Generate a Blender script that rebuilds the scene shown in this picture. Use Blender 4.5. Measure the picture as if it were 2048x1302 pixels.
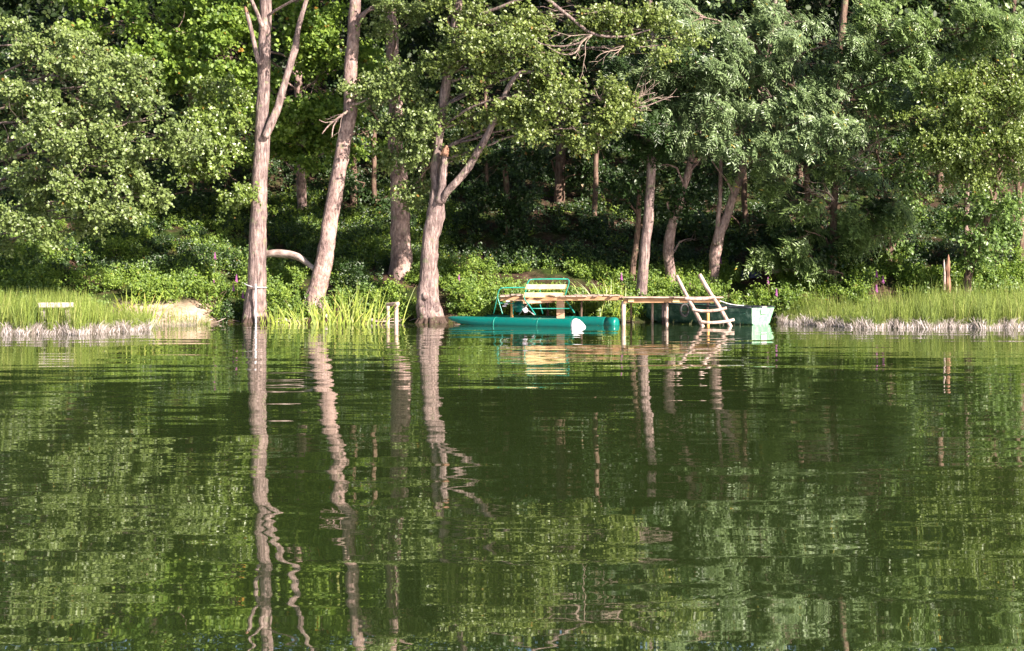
import bpy, math, random
import numpy as np
from mathutils import Vector, noise

# ------------------------------------------------------------------ camera
FPX, HZ, CH = 2730.0, 551.0, 1.45          # focal length in 2048-px units, horizon row, eye height (m)
scene = bpy.context.scene
for o in list(bpy.data.objects): bpy.data.objects.remove(o)
cam = bpy.data.cameras.new('camera')
cam.sensor_width = 36.0
cam.lens = 36.0 * FPX / 2048.0
cam.shift_y = -(651.0 - HZ) / 2048.0
cam.clip_start = 0.1; cam.clip_end = 2000.0
cam_ob = bpy.data.objects.new('camera', cam)
cam_ob.location = (0, 0, CH); cam_ob.rotation_euler = (math.radians(90), 0, 0)
scene.collection.objects.link(cam_ob); scene.camera = cam_ob
scene.render.resolution_x = 1024; scene.render.resolution_y = 651

# ------------------------------------------------------------------ sky, sun, exposure
SUN_EL, SUN_AZ = math.radians(30), math.radians(47)   # azimuth: to the right of straight-behind the camera
world = bpy.data.worlds.new('World'); scene.world = world; world.use_nodes = True
wn = world.node_tree; wn.nodes.clear()
wo = wn.nodes.new('ShaderNodeOutputWorld'); wb = wn.nodes.new('ShaderNodeBackground')
sk = wn.nodes.new('ShaderNodeTexSky'); sk.sky_type = 'NISHITA'; sk.sun_disc = False
sunv = Vector((math.sin(SUN_AZ) * math.cos(SUN_EL), -math.cos(SUN_AZ) * math.cos(SUN_EL), math.sin(SUN_EL)))
sk.sun_elevation = SUN_EL
sk.sun_rotation = math.atan2(sunv.x, sunv.y)
wb.inputs['Strength'].default_value = 0.06
wn.links.new(sk.outputs[0], wb.inputs['Color']); wn.links.new(wb.outputs[0], wo.inputs[0])
sl = bpy.data.lights.new('sun', 'SUN'); sl.energy = 5.0; sl.angle = math.radians(0.5); sl.color = (1.0, 0.90, 0.78)
so = bpy.data.objects.new('sun', sl); so.rotation_euler = sunv.to_track_quat('Z', 'Y').to_euler()
so.location = (30, -30, 40); scene.collection.objects.link(so)
scene.view_settings.view_transform = 'Standard'; scene.view_settings.look = 'None'
scene.view_settings.exposure = 1.68; scene.view_settings.gamma = 1.0; scene.view_settings.use_curve_mapping = False

# ------------------------------------------------------------------ helpers
col = scene.collection
def S(D): return D / FPX
def W(px, py, D): return Vector(((px - 1024.0) / FPX * D, D, CH + (HZ - py) / FPX * D))

def fbm(x, y, z=0.0, o=4): return noise.fractal(Vector((x, y, z)), 1.0, 2.0, o)
def sm(a, b, x):
    t = min(1, max(0, (x - a) / (b - a))); return t * t * (3 - 2 * t)
def shore(x):
    s = 42.0 + 0.25 * noise.noise(Vector((x * 0.6, 3.1, 0)))
    s -= 1.6 * (1 - sm(-10.2, -8.6, x))            # the sandy corner at the left
    s += 0.7 * sm(3.0, 5.0, x) * (1 - sm(7.5, 9.0, x))
    return s
def gz(x, y):
    d = y - shore(x)
    if d < 0: return max(-1.6, 0.28 * d)
    k = 0.44 if x > -8.6 else 0.36
    z = k * sm(0, 1.2, d) + 0.405 * max(0, d - (0.8 if x > -8.6 else 0.8 + 0.6 * sm(-8.6, -9.6, x) * sm(-16, -13, x)))
    z += 0.16 * sm(.5, 3, d) * fbm(x * 0.35, y * 0.35, 0, 3)
    if d > 60: z = z + (24.4 - z) * sm(60, 120, d)
    return z
def ground_hit(px, py):
    D = 36.0
    while D < 95:
        p = W(px, py, D)
        if gz(p.x, D) >= p.z: return D
        D += 0.1
    return D

def link(o, parent=None):
    col.objects.link(o)
    if parent: o.parent = parent
    return o
def tag(o, label=None, cat=None, group=None, kind=None):
    if label: o['label'] = label
    if cat: o['category'] = cat
    if group: o['group'] = group
    if kind: o['kind'] = kind
    return o
def empty(name, loc, label, cat, group=None):
    o = bpy.data.objects.new(name, None); o.location = loc; o.empty_display_size = 0.3
    link(o); return tag(o, label, cat, group)

class MB:
    """collects shapes in world coordinates; build() makes one object, relative to its parent's origin"""
    def __init__(s): s.v = []; s.f = []; s.a = []
    def tube(s, pts, rad, seg=8, cap=True, bump=0.0, flare=None, seed=0.0):
        pts = [Vector(p) for p in pts]; n = len(pts); base = len(s.v)
        prev = None
        for i, p in enumerate(pts):
            t = (pts[min(i + 1, n - 1)] - pts[max(i - 1, 0)]).normalized()
            if prev is None:
                prev = t.orthogonal().normalized() if abs(t.z) < .9 else (Vector((1, 0, 0)) - t * t.x).normalized()
            u = (prev - t * prev.dot(t)).normalized(); prev = u; w = t.cross(u)
            r0 = rad[i] if hasattr(rad, '__len__') else rad
            for k in range(seg):
                a = 2 * math.pi * k / seg; d = u * math.cos(a) + w * math.sin(a); r = r0
                if flare:
                    h = p.z - flare[0]
                    e = math.exp(-max(0, h) / flare[1])
                    r *= 1 + flare[2] * e * (0.6 + 0.55 * math.cos(a * flare[3] + seed) + .5 * noise.noise(d * 1.7 + Vector((seed, 0, 0))))
                if bump: r *= 1 + bump * noise.fractal(Vector((d.x * r0 * 9 + seed, d.y * r0 * 9, p.z * 2.2)), 1, 2, 3)
                s.v.append(tuple(p + d * r))
        for i in range(n - 1):
            for k in range(seg):
                a = base + i * seg + k; b = base + i * seg + (k + 1) % seg
                s.f.append((a, b, b + seg, a + seg))
        if cap:
            s.f.append(tuple(base + k for k in range(seg))[::-1]); s.f.append(tuple(base + (n - 1) * seg + k for k in range(seg)))
    def box(s, c, ax, ay, az):
        """centre and three half-axis vectors"""
        c = Vector(c); b = len(s.v)
        for sx in (-1, 1):
            for sy in (-1, 1):
                for sz in (-1, 1): s.v.append(tuple(c + Vector(ax) * sx + Vector(ay) * sy + Vector(az) * sz))
        for q in ((0, 1, 3, 2), (4, 6, 7, 5), (0, 4, 5, 1), (2, 3, 7, 6), (0, 2, 6, 4), (1, 5, 7, 3)): s.f.append(tuple(b + i for i in q))
    def quadstrip(s, rows):
        b = len(s.v); m = len(rows[0])
        for r in rows: s.v += [tuple(p) for p in r]
        for i in range(len(rows) - 1):
            for k in range(m - 1):
                a = b + i * m + k; s.f.append((a, a + 1, a + m + 1, a + m))
    def build(s, name, mat, parent=None, smooth=False, bevel=0):
        o0 = Vector(parent.matrix_world.translation) if parent and not parent.parent and parent.type == 'EMPTY' else Vector((0, 0, 0))
        if parent: o0 = Vector(ORG.get(parent.name, (0, 0, 0)))
        me = bpy.data.meshes.new(name)
        me.from_pydata([(v[0] - o0.x, v[1] - o0.y, v[2] - o0.z) for v in s.v], [], s.f)
        me.materials.append(mat)
        if smooth: me.polygons.foreach_set('use_smooth', [True] * len(me.polygons))
        o = bpy.data.objects.new(name, me); link(o, parent); ORG[o.name] = tuple(o0)
        if bevel:
            m = o.modifiers.new('bevel', 'BEVEL'); m.width = bevel; m.segments = 2; m.limit_method = 'ANGLE'
        return o
ORG = {}
def thing(name, loc, label, cat, group=None):
    o = empty(name, loc, label, cat, group); ORG[o.name] = tuple(loc); return o
def single(mb, name, mat, loc, label, cat, group=None, smooth=False, bevel=0):
    """one-mesh thing with its origin at loc"""
    me_o = mb.build(name, mat, None, smooth, bevel)
    n = len(me_o.data.vertices); a = np.empty(n * 3, 'f'); me_o.data.vertices.foreach_get('co', a)
    a = (a.reshape(-1, 3) - np.array(loc, 'f')).ravel(); me_o.data.vertices.foreach_set('co', a); me_o.location = loc
    ORG[me_o.name] = tuple(loc)
    return tag(me_o, label, cat, group)
def np_mesh(name, V, F, mat, origin=(0, 0, 0), parent=None, attrs=None, fs=4):
    V = np.asarray(V, 'f') - np.array(origin, 'f'); F = np.asarray(F, 'i')
    me = bpy.data.meshes.new(name); nf = len(F)
    me.vertices.add(len(V)); me.vertices.foreach_set('co', V.ravel())
    me.loops.add(nf * fs); me.loops.foreach_set('vertex_index', F.ravel())
    me.polygons.add(nf); me.polygons.foreach_set('loop_start', np.arange(0, nf * fs, fs, dtype='i'))
    me.polygons.foreach_set('loop_total', np.full(nf, fs, 'i'))
    me.update(calc_edges=True)
    for k, (dom, arr) in (attrs or {}).items():
        at = me.attributes.new(k, 'FLOAT', dom); at.data.foreach_set('value', np.asarray(arr, 'f'))
    me.materials.append(mat)
    o = bpy.data.objects.new(name, me); link(o, parent); o.location = (0, 0, 0) if parent else origin
    return o
def spline(pts, step=0.25):
    """Catmull-Rom through (Vector, radius) rows"""
    out = []; n = len(pts)
    for i in range(n - 1):
        p0, p1, p2, p3 = pts[max(i - 1, 0)], pts[i], pts[i + 1], pts[min(i + 2, n - 1)]
        m = max(2, int((Vector(p2[0]) - Vector(p1[0])).length / step))
        for k in range(m):
            t = k / m; t2 = t * t; t3 = t2 * t
            def c(a, b, d, e): return 0.5 * (2 * b + (d - a) * t + (2 * a - 5 * b + 4 * d - e) * t2 + (3 * b - a - 3 * d + e) * t3)
            out.append((c(Vector(p0[0]), Vector(p1[0]), Vector(p2[0]), Vector(p3[0])), p1[1] + (p2[1] - p1[1]) * t))
    out.append((Vector(pts[-1][0]), pts[-1][1])); return out

# ------------------------------------------------------------------ materials
def mat_new(name):
    m = bpy.data.materials.new(name); m.use_nodes = True; nt = m.node_tree
    return m, nt, nt.nodes['Principled BSDF'], nt.nodes['Material Output']
def N(nt, t, **kw):
    n = nt.nodes.new(t)
    for k, v in kw.items():
        if k in n.inputs.keys(): n.inputs[k].default_value = v
        else: setattr(n, k, v)
    return n
def ramp(nt, fac, stops):
    r = nt.nodes.new('ShaderNodeValToRGB'); nt.links.new(fac, r.inputs[0]); e = r.color_ramp.elements
    while len(e) < len(stops): e.new(0.5)
    for i, (p, c) in enumerate(stops): e[i].position = p; e[i].color = (*c, 1)
    return r.outputs[0]
def leaf_mat(name, c0, c1, c2=(0.22, 0.13, 0.03), odd=0.97, rough=0.42, spec=0.5, trans=0.28):
    m, nt, b, out = mat_new(name)
    at = N(nt, 'ShaderNodeAttribute', attribute_name='tint')
    c = ramp(nt, at.outputs['Fac'], [(0.0, c0), (odd - 0.02, c1), (odd, c2), (1.0, c2)])
    nt.links.new(c, b.inputs['Base Color']); b.inputs['Roughness'].default_value = rough
    b.inputs['Specular IOR Level'].default_value = spec
    tr = N(nt, 'ShaderNodeBsdfTranslucent'); hs = N(nt, 'ShaderNodeHueSaturation'); hs.inputs['Saturation'].default_value = 1.1
    hs.inputs['Hue'].default_value = 0.5; hs.inputs['Value'].default_value = 1.3
    nt.links.new(c, hs.inputs['Color']); nt.links.new(hs.outputs[0], tr.inputs[0])
    mx = N(nt, 'ShaderNodeMixShader'); mx.inputs[0].default_value = trans
    nt.links.new(b.outputs[0], mx.inputs[1]); nt.links.new(tr.outputs[0], mx.inputs[2]); nt.links.new(mx.outputs[0], out.inputs[0])
    return m
def bark_mat(name, c0, c1, c2, vs=1.0):
    m, nt, b, out = mat_new(name)
    tc = N(nt, 'ShaderNodeTexCoord'); mp = N(nt, 'ShaderNodeMapping'); mp.inputs['Scale'].default_value = (9, 9, 1.5 * vs)
    nt.links.new(tc.outputs['Object'], mp.inputs[0])
    n1 = N(nt, 'ShaderNodeTexNoise', Scale=1.7, Detail=6.0, Roughness=0.7); nt.links.new(mp.outputs[0], n1.inputs['Vector'])
    n2 = N(nt, 'ShaderNodeTexNoise', Scale=2.2, Detail=5.0, Roughness=0.65); nt.links.new(tc.outputs['Object'], n2.inputs['Vector'])
    a = ramp(nt, n1.outputs['Fac'], [(0.34, c0), (0.5, c1), (0.68, c2)])
    mx = N(nt, 'ShaderNodeMix', data_type='RGBA', blend_type='MULTIPLY'); mx.inputs[0].default_value = 0.8
    g = ramp(nt, n2.outputs['Fac'], [(0.38, (0.50, 0.47, 0.50)), (0.58, (1.1, 1.07, 1.05))])
    nt.links.new(a, mx.inputs[6]); nt.links.new(g, mx.inputs[7])
    ge = N(nt, 'ShaderNodeNewGeometry'); sx = N(nt, 'ShaderNodeSeparateXYZ'); nt.links.new(ge.outputs['Position'], sx.inputs[0])
    wz = N(nt, 'ShaderNodeMath', operation='MULTIPLY_ADD'); nt.links.new(n2.outputs['Fac'], wz.inputs[0]); wz.inputs[1].default_value = -0.30; nt.links.new(sx.outputs['Z'], wz.inputs[2])
    wf = ramp(nt, wz.outputs[0], [(0.0, (1, 1, 1)), (0.06, (0, 0, 0))])
    w2 = N(nt, 'ShaderNodeMix', data_type='RGBA'); nt.links.new(wf, w2.inputs[0]); nt.links.new(mx.outputs[2], w2.inputs[6]); w2.inputs[7].default_value = (0.075, 0.05, 0.04, 1)
    n3 = N(nt, 'ShaderNodeTexNoise', Scale=5.0, Detail=4.0); nt.links.new(tc.outputs['Object'], n3.inputs['Vector'])
    lf = ramp(nt, n3.outputs['Fac'], [(0.60, (0, 0, 0)), (0.68, (.6, .6, .6))])
    w3 = N(nt, 'ShaderNodeMix', data_type='RGBA'); nt.links.new(lf, w3.inputs[0]); nt.links.new(w2.outputs[2], w3.inputs[6]); w3.inputs[7].default_value = (0.20, 0.22, 0.12, 1)
    nt.links.new(w3.outputs[2], b.inputs['Base Color'])
    b.inputs['Roughness'].default_value = 0.9; b.inputs['Specular IOR Level'].default_value = 0.2
    bp = N(nt, 'ShaderNodeBump'); bp.inputs['Distance'].default_value = 0.06; bp.inputs['Strength'].default_value = 1.0
    nt.links.new(n1.outputs['Fac'], bp.inputs['Height']); nt.links.new(bp.outputs[0], b.inputs['Normal'])
    return m
def wood_mat(name, c0, c1, scale=(1.5, 22, 22), rough=0.75):
    m, nt, b, out = mat_new(name)
    tc = N(nt, 'ShaderNodeTexCoord'); mp = N(nt, 'ShaderNodeMapping'); mp.inputs['Scale'].default_value = scale
    nt.links.new(tc.outputs['Object'], mp.inputs[0])
    n1 = N(nt, 'ShaderNodeTexNoise', Scale=1.6, Detail=6.0, Roughness=0.6); nt.links.new(mp.outputs[0], n1.inputs['Vector'])
    n2 = N(nt, 'ShaderNodeTexNoise', Scale=3.0, Detail=3.0); nt.links.new(tc.outputs['Object'], n2.inputs['Vector'])
    ad = N(nt, 'ShaderNodeMath', operation='ADD'); nt.links.new(n1.outputs['Fac'], ad.inputs[0]); nt.links.new(n2.outputs['Fac'], ad.inputs[1])
    hf = N(nt, 'ShaderNodeMath', operation='MULTIPLY'); hf.inputs[1].default_value = 0.5; nt.links.new(ad.outputs[0], hf.inputs[0])
    nt.links.new(ramp(nt, hf.outputs[0], [(0.36, c0), (0.62, c1)]), b.inputs['Base Color'])
    b.inputs['Roughness'].default_value = rough; b.inputs['Specular IOR Level'].default_value = 0.3
    bp = N(nt, 'ShaderNodeBump'); bp.inputs['Distance'].default_value = 0.008; nt.links.new(n1.outputs['Fac'], bp.inputs['Height']); nt.links.new(bp.outputs[0], b.inputs['Normal'])
    return m
def paint_mat(name, c, dirt, rough=0.4, amt=0.55, scale=5.0, spec=0.5):
    m, nt, b, out = mat_new(name)
    tc = N(nt, 'ShaderNodeTexCoord'); n1 = N(nt, 'ShaderNodeTexNoise', Scale=scale, Detail=8.0, Roughness=0.7)
    nt.links.new(tc.outputs['Object'], n1.inputs['Vector'])
    nt.links.new(ramp(nt, n1.outputs['Fac'], [(amt - 0.1, c), (amt + 0.12, dirt)]), b.inputs['Base Color'])
    b.inputs['Roughness'].default_value = rough; b.inputs['Specular IOR Level'].default_value = spec
    bp = N(nt, 'ShaderNodeBump'); bp.inputs['Distance'].default_value = 0.004; nt.links.new(n1.outputs['Fac'], bp.inputs['Height']); nt.links.new(bp.outputs[0], b.inputs['Normal'])
    return m

M = {}
M['alder'] = leaf_mat('alder_leaves', (0.063, 0.098, 0.024), (0.220, 0.281, 0.084), odd=0.965, rough=0.42, spec=0.6)
M['alder_g'] = leaf_mat('young_alder_leaves', (0.055, 0.094, 0.016), (0.213, 0.283, 0.059), odd=0.975, rough=0.36, spec=0.8)
M['alder_y'] = leaf_mat('yellowing_alder_leaves', (0.063, 0.096, 0.020), (0.215, 0.268, 0.066), odd=0.965, rough=0.42, spec=0.6)
M['maple'] = leaf_mat('maple_leaves', (0.063, 0.125, 0.022), (0.242, 0.338, 0.053), c2=(0.32, 0.17, 0.03), odd=0.95, rough=0.5, spec=0.4, trans=0.34)
M['ash'] = leaf_mat('ash_leaves', (0.064, 0.104, 0.039), (0.221, 0.299, 0.128), c2=(0.3, 0.22, 0.03), odd=0.992, rough=0.38, spec=0.7, trans=0.2)
M['ash_y'] = leaf_mat('light_ash_leaves', (0.075, 0.122, 0.033), (0.216, 0.303, 0.094), c2=(0.4, 0.3, 0.05), odd=0.985, rough=0.38, spec=0.7, trans=0.25)
M['olive'] = leaf_mat('olive_leaves', (0.077, 0.115, 0.023), (0.240, 0.308, 0.078), odd=0.985, rough=0.38, spec=0.6)
M['dark'] = leaf_mat('shade_dark_understory_leaves', (0.015, 0.034, 0.009), (0.048, 0.092, 0.022), odd=0.985, rough=0.42, spec=0.5)  # leaf colour lowered so the deep gaps read as shade
M['herb'] = leaf_mat('herb_leaves', (0.056, 0.119, 0.018), (0.237, 0.325, 0.050), c2=(0.25, 0.22, 0.03), odd=0.97, rough=0.5, spec=0.35, trans=0.32)
M['pale'] = leaf_mat('pale_shrub_leaves', (0.061, 0.117, 0.024), (0.180, 0.265, 0.067), odd=0.985, rough=0.42, spec=0.5)
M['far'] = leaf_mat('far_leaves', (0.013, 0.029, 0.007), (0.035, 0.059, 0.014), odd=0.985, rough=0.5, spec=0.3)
M['bark'] = bark_mat('grey_pink_bark', (0.075, 0.052, 0.05), (0.245, 0.178, 0.165), (0.44, 0.34, 0.32))
M['bark_d'] = bark_mat('brown_bark', (0.07, 0.045, 0.035), (0.19, 0.125, 0.095), (0.30, 0.21, 0.17))
M['bark_r'] = bark_mat('rough_bark', (0.15, 0.10, 0.09), (0.36, 0.25, 0.225), (0.52, 0.39, 0.36), 2.2)
M['twig'] = bark_mat('dead_twig_bark', (0.18, 0.13, 0.11), (0.38, 0.29, 0.24), (0.5, 0.4, 0.34))
M['torn'] = wood_mat('torn_orange_wood', (0.16, 0.08, 0.055), (0.34, 0.18, 0.12), (8, 8, 2))
M['log'] = wood_mat('bleached_log_wood', (0.16, 0.10, 0.085), (0.58, 0.46, 0.42), (1.2, 9, 9))
M['deck'] = wood_mat('weathered_plank', (0.20, 0.13, 0.10), (0.50, 0.38, 0.32))
M['beam'] = wood_mat('brown_beam_wood', (0.22, 0.11, 0.055), (0.42, 0.24, 0.13))
M['fresh'] = wood_mat('fresh_yellow_plank', (0.50, 0.34, 0.14), (0.72, 0.56, 0.32))
M['peeled'] = wood_mat('peeled_log_wood', (0.26, 0.16, 0.125), (0.60, 0.46, 0.40), (10, 10, 2.5))
M['seatw'] = wood_mat('brown_seat_plank', (0.28, 0.15, 0.09), (0.55, 0.36, 0.25))
M['orange'] = wood_mat('orange_post_wood', (0.55, 0.25, 0.06), (0.80, 0.46, 0.18), (10, 10, 2))
M['grey'] = wood_mat('pale_grey_wood', (0.36, 0.29, 0.25), (0.66, 0.58, 0.53), (6, 14, 14))
M['teal'] = paint_mat('teal_painted_hull', (0.0, 0.14, 0.115), (0.01, 0.10, 0.085), rough=0.32, amt=0.62)
M['tealtube'] = paint_mat('teal_painted_tube', (0.01, 0.25, 0.19), (0.02, 0.16, 0.12), rough=0.3)
M['white'] = paint_mat('white_plastic', (0.85, 0.83, 0.84), (0.7, 0.66, 0.66), rough=0.35, amt=0.6)
M['lilac'] = paint_mat('pale_grey_plastic', (0.62, 0.56, 0.66), (0.4, 0.35, 0.4), rough=0.4)
M['hull'] = paint_mat('dark_green_hull', (0.022, 0.085, 0.055), (0.20, 0.31, 0.24), rough=0.45, amt=0.56, scale=5)
M['transom'] = paint_mat('scuffed_green_white', (0.15, 0.36, 0.20), (0.52, 0.60, 0.48), rough=0.5, amt=0.56, scale=7)
M['gunwale'] = paint_mat('black_gunwale', (0.025, 0.03, 0.04), (0.12, 0.13, 0.15), rough=0.4, amt=0.62)
M['palerail'] = paint_mat('pale_rail', (0.6, 0.6, 0.58), (0.3, 0.33, 0.3), rough=0.5)
M['rubber'] = paint_mat('black_rubber', (0.014, 0.013, 0.014), (0.05, 0.045, 0.045), rough=0.6)
M['metal'] = paint_mat('dull_steel', (0.35, 0.34, 0.35), (0.2, 0.14, 0.1), rough=0.4)
M['tarp'] = paint_mat('navy_tarp', (0.018, 0.02, 0.06), (0.10, 0.10, 0.20), rough=0.4)
M['rope'] = paint_mat('pale_rope', (0.62, 0.60, 0.62), (0.4, 0.38, 0.42), rough=0.8, scale=20)
M['purple'] = paint_mat('purple_flower', (0.36, 0.09, 0.30), (0.26, 0.10, 0.24), rough=0.7, scale=30)
M['stem'] = paint_mat('reddish_stem', (0.18, 0.12, 0.05), (0.10, 0.14, 0.03), rough=0.7, scale=10)
M['stone'] = paint_mat('shore_stone', (0.30, 0.25, 0.23), (0.45, 0.38, 0.35), rough=0.8, scale=8)
M['iris'] = leaf_mat('iris_blades', (0.14, 0.20, 0.02), (0.34, 0.40, 0.06), c2=(0.45, 0.4, 0.12), odd=0.93, rough=0.4, spec=0.5, trans=0.3)
def reed_mat():
    m, nt, b, out = mat_new('reed_stems')
    at = N(nt, 'ShaderNodeAttribute', attribute_name='tint'); hh = N(nt, 'ShaderNodeAttribute', attribute_name='h')
    g = ramp(nt, at.outputs['Fac'], [(0, (0.06, 0.10, 0.016)), (0.8, (0.20, 0.25, 0.04)), (1, (0.42, 0.36, 0.16))])
    p = ramp(nt, at.outputs['Fac'], [(0, (0.05, 0.04, 0.03)), (0.45, (0.22, 0.18, 0.15)), (1, (0.72, 0.63, 0.64))])
    f = ramp(nt, hh.outputs['Fac'], [(0.0, (0, 0, 0)), (0.5, (1, 1, 1))])
    mx = N(nt, 'ShaderNodeMix', data_type='RGBA'); nt.links.new(f, mx.inputs[0]); nt.links.new(p, mx.inputs[6]); nt.links.new(g, mx.inputs[7])
    nt.links.new(mx.outputs[2], b.inputs['Base Color']); b.inputs['Roughness'].default_value = 0.6; b.inputs['Specular IOR Level'].default_value = 0.3
    return m
M['reed'] = reed_mat()

def ground_mat():
    m, nt, b, out = mat_new('bank_soil')
    tc = N(nt, 'ShaderNodeTexCoord'); n1 = N(nt, 'ShaderNodeTexNoise', Scale=3.0, Detail=10.0, Roughness=0.75); nt.links.new(tc.outputs['Object'], n1.inputs['Vector'])
    n2 = N(nt, 'ShaderNodeTexNoise', Scale=0.45, Detail=5.0, Roughness=0.6); nt.links.new(tc.outputs['Object'], n2.inputs['Vector'])
    litter = ramp(nt, n1.outputs['Fac'], [(0.30, (0.028, 0.017, 0.011)), (0.5, (0.055, 0.034, 0.024)), (0.72, (0.20, 0.125, 0.09))])
    moss = ramp(nt, n1.outputs['Fac'], [(0.35, (0.010, 0.018, 0.005)), (0.68, (0.05, 0.075, 0.015))])
    f = ramp(nt, n2.outputs['Fac'], [(0.44, (0, 0, 0)), (0.55, (1, 1, 1))])
    mx = N(nt, 'ShaderNodeMix', data_type='RGBA'); nt.links.new(f, mx.inputs[0]); nt.links.new(litter, mx.inputs[6]); nt.links.new(moss, mx.inputs[7])
    sand = ramp(nt, n1.outputs['Fac'], [(0.35, (0.30, 0.20, 0.14)), (0.62, (0.66, 0.51, 0.39))])
    at = N(nt, 'ShaderNodeAttribute', attribute_name='sand')
    m2 = N(nt, 'ShaderNodeMix', data_type='RGBA'); nt.links.new(at.outputs['Fac'], m2.inputs[0]); nt.links.new(mx.outputs[2], m2.inputs[6]); nt.links.new(sand, m2.inputs[7])
    nt.links.new(m2.outputs[2], b.inputs['Base Color']); b.inputs['Roughness'].default_value = 0.95; b.inputs['Specular IOR Level'].default_value = 0.1
    bp = N(nt, 'ShaderNodeBump'); bp.inputs['Distance'].default_value = 0.10; nt.links.new(n1.outputs['Fac'], bp.inputs['Height']); nt.links.new(bp.outputs[0], b.inputs['Normal'])
    return m
def water_mat():
    m, nt, b, out = mat_new('lake_water')
    b.inputs['Base Color'].default_value = (0.019, 0.030, 0.008, 1); b.inputs['Roughness'].default_value = 0.015
    b.inputs['IOR'].default_value = 5.0; b.inputs['Specular IOR Level'].default_value = 0.5
    tc = N(nt, 'ShaderNodeTexCoord')
    def layer(sc, scale, det, amp, dist=0.0):
        mp = N(nt, 'ShaderNodeMapping'); mp.inputs['Scale'].default_value = sc; nt.links.new(tc.outputs['Object'], mp.inputs[0])
        n = N(nt, 'ShaderNodeTexNoise', Scale=scale, Detail=det, Roughness=0.5, Distortion=dist); nt.links.new(mp.outputs[0], n.inputs['Vector'])
        a = N(nt, 'ShaderNodeMath', operation='MULTIPLY'); a.inputs[1].default_value = amp; nt.links.new(n.outputs['Fac'], a.inputs[0]); return a.outputs[0]
    ls = [layer((0.42, 1, 1), 0.55, 1.0, 0.022, 0.4), layer((0.34, 1, 1), 1.9, 1.0, 0.0042, 0.4), layer((0.35, 1, 1), 6.5, 1.0, 0.00035)]
    a1 = N(nt, 'ShaderNodeMath', operation='ADD'); nt.links.new(ls[0], a1.inputs[0]); nt.links.new(ls[1], a1.inputs[1])
    a2 = N(nt, 'ShaderNodeMath', operation='ADD'); nt.links.new(a1.outputs[0], a2.inputs[0]); nt.links.new(ls[2], a2.inputs[1])
    bp = N(nt, 'ShaderNodeBump'); bp.inputs['Distance'].default_value = 1.0; nt.links.new(a2.outputs[0], bp.inputs['Height']); nt.links.new(bp.outputs[0], b.inputs['Normal'])
    return m

# ------------------------------------------------------------------ ground, water
def arange(a, b, s): return list(np.arange(a, b, s))
gx = [-600, -300, -150, -90, -60, -45] + arange(-34, 34, 0.35) + [34, 45, 60, 90, 150, 300, 600]
gy = [-600, -300, -200, -150, -60, 0, 15, 25, 30] + arange(33, 62, 0.28) + arange(62, 105, 1.5) + [110, 120, 140, 170, 250, 400, 700]
V = []; sandv = []
for y in gy:
    for x in gx:
        z = gz(x, y) if y > -100 else -1.6 + 0.06 * (-100 - y)
        if 33 < y < 62 and abs(x) < 34: z += 0.05 * fbm(x * 1.7, y * 1.7, 5, 3) * sm(-.5, 1, y - shore(x))
        V.append((x, y, z))
        d = y - shore(x)
        sx = sm(-12.6, -11.6, x) * (1 - sm(-9.6, -8.9, x)) * (1 - sm(1.5, 2.3, d + .5 * fbm(x, y, 2, 3)))
        sandv.append(min(1, sx))
nx = len(gx)
F = [(j * nx + i, j * nx + i + 1, (j + 1) * nx + i + 1, (j + 1) * nx + i) for j in range(len(gy) - 1) for i in range(nx - 1)]
g = np_mesh('ground', V, F, ground_mat(), attrs={'sand': ('POINT', sandv)})
g.data.polygons.foreach_set('use_smooth', [True] * len(F)); tag(g, kind='structure')
w = MB(); w.quadstrip([[(-600, -190, 0), (600, -190, 0)], [(-600, 60, 0), (600, 60, 0)]])
w = w.build('water', water_mat()); tag(w, kind='structure')

# ------------------------------------------------------------------ foliage
RS = np.random.RandomState
def nrm(a): return a / (np.linalg.norm(a, axis=-1, keepdims=True) + 1e-9)
SUNN = np.array(sunv, 'f')
KIND = {  # twigs, leaves per twig, twig length, leaf length, width ratio, normal scatter, lateral, droop, compound
    'alder': (9, 11, 0.38, 0.090, 0.80, 0.65, 0.9, 0.25, False),
    'maple': (8, 9, 0.45, 0.115, 0.80, 0.75, 0.9, 0.35, False),
    'ash': (11, 12, 0.40, 0.165, 0.27, 0.25, 1.3, 0.75, True),
    'olive': (9, 11, 0.38, 0.082, 0.72, 0.7, 0.9, 0.15, False),
    'dark': (7, 8, 0.42, 0.115, 0.70, 0.6, 0.9, 0.45, False),
    'herb': (8, 9, 0.26, 0.070, 0.62, 0.6, 0.9, -0.1, False),
    'big': (8, 8, 0.80, 0.17, 0.75, 0.7, 0.9, 0.3, False),
}
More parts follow.
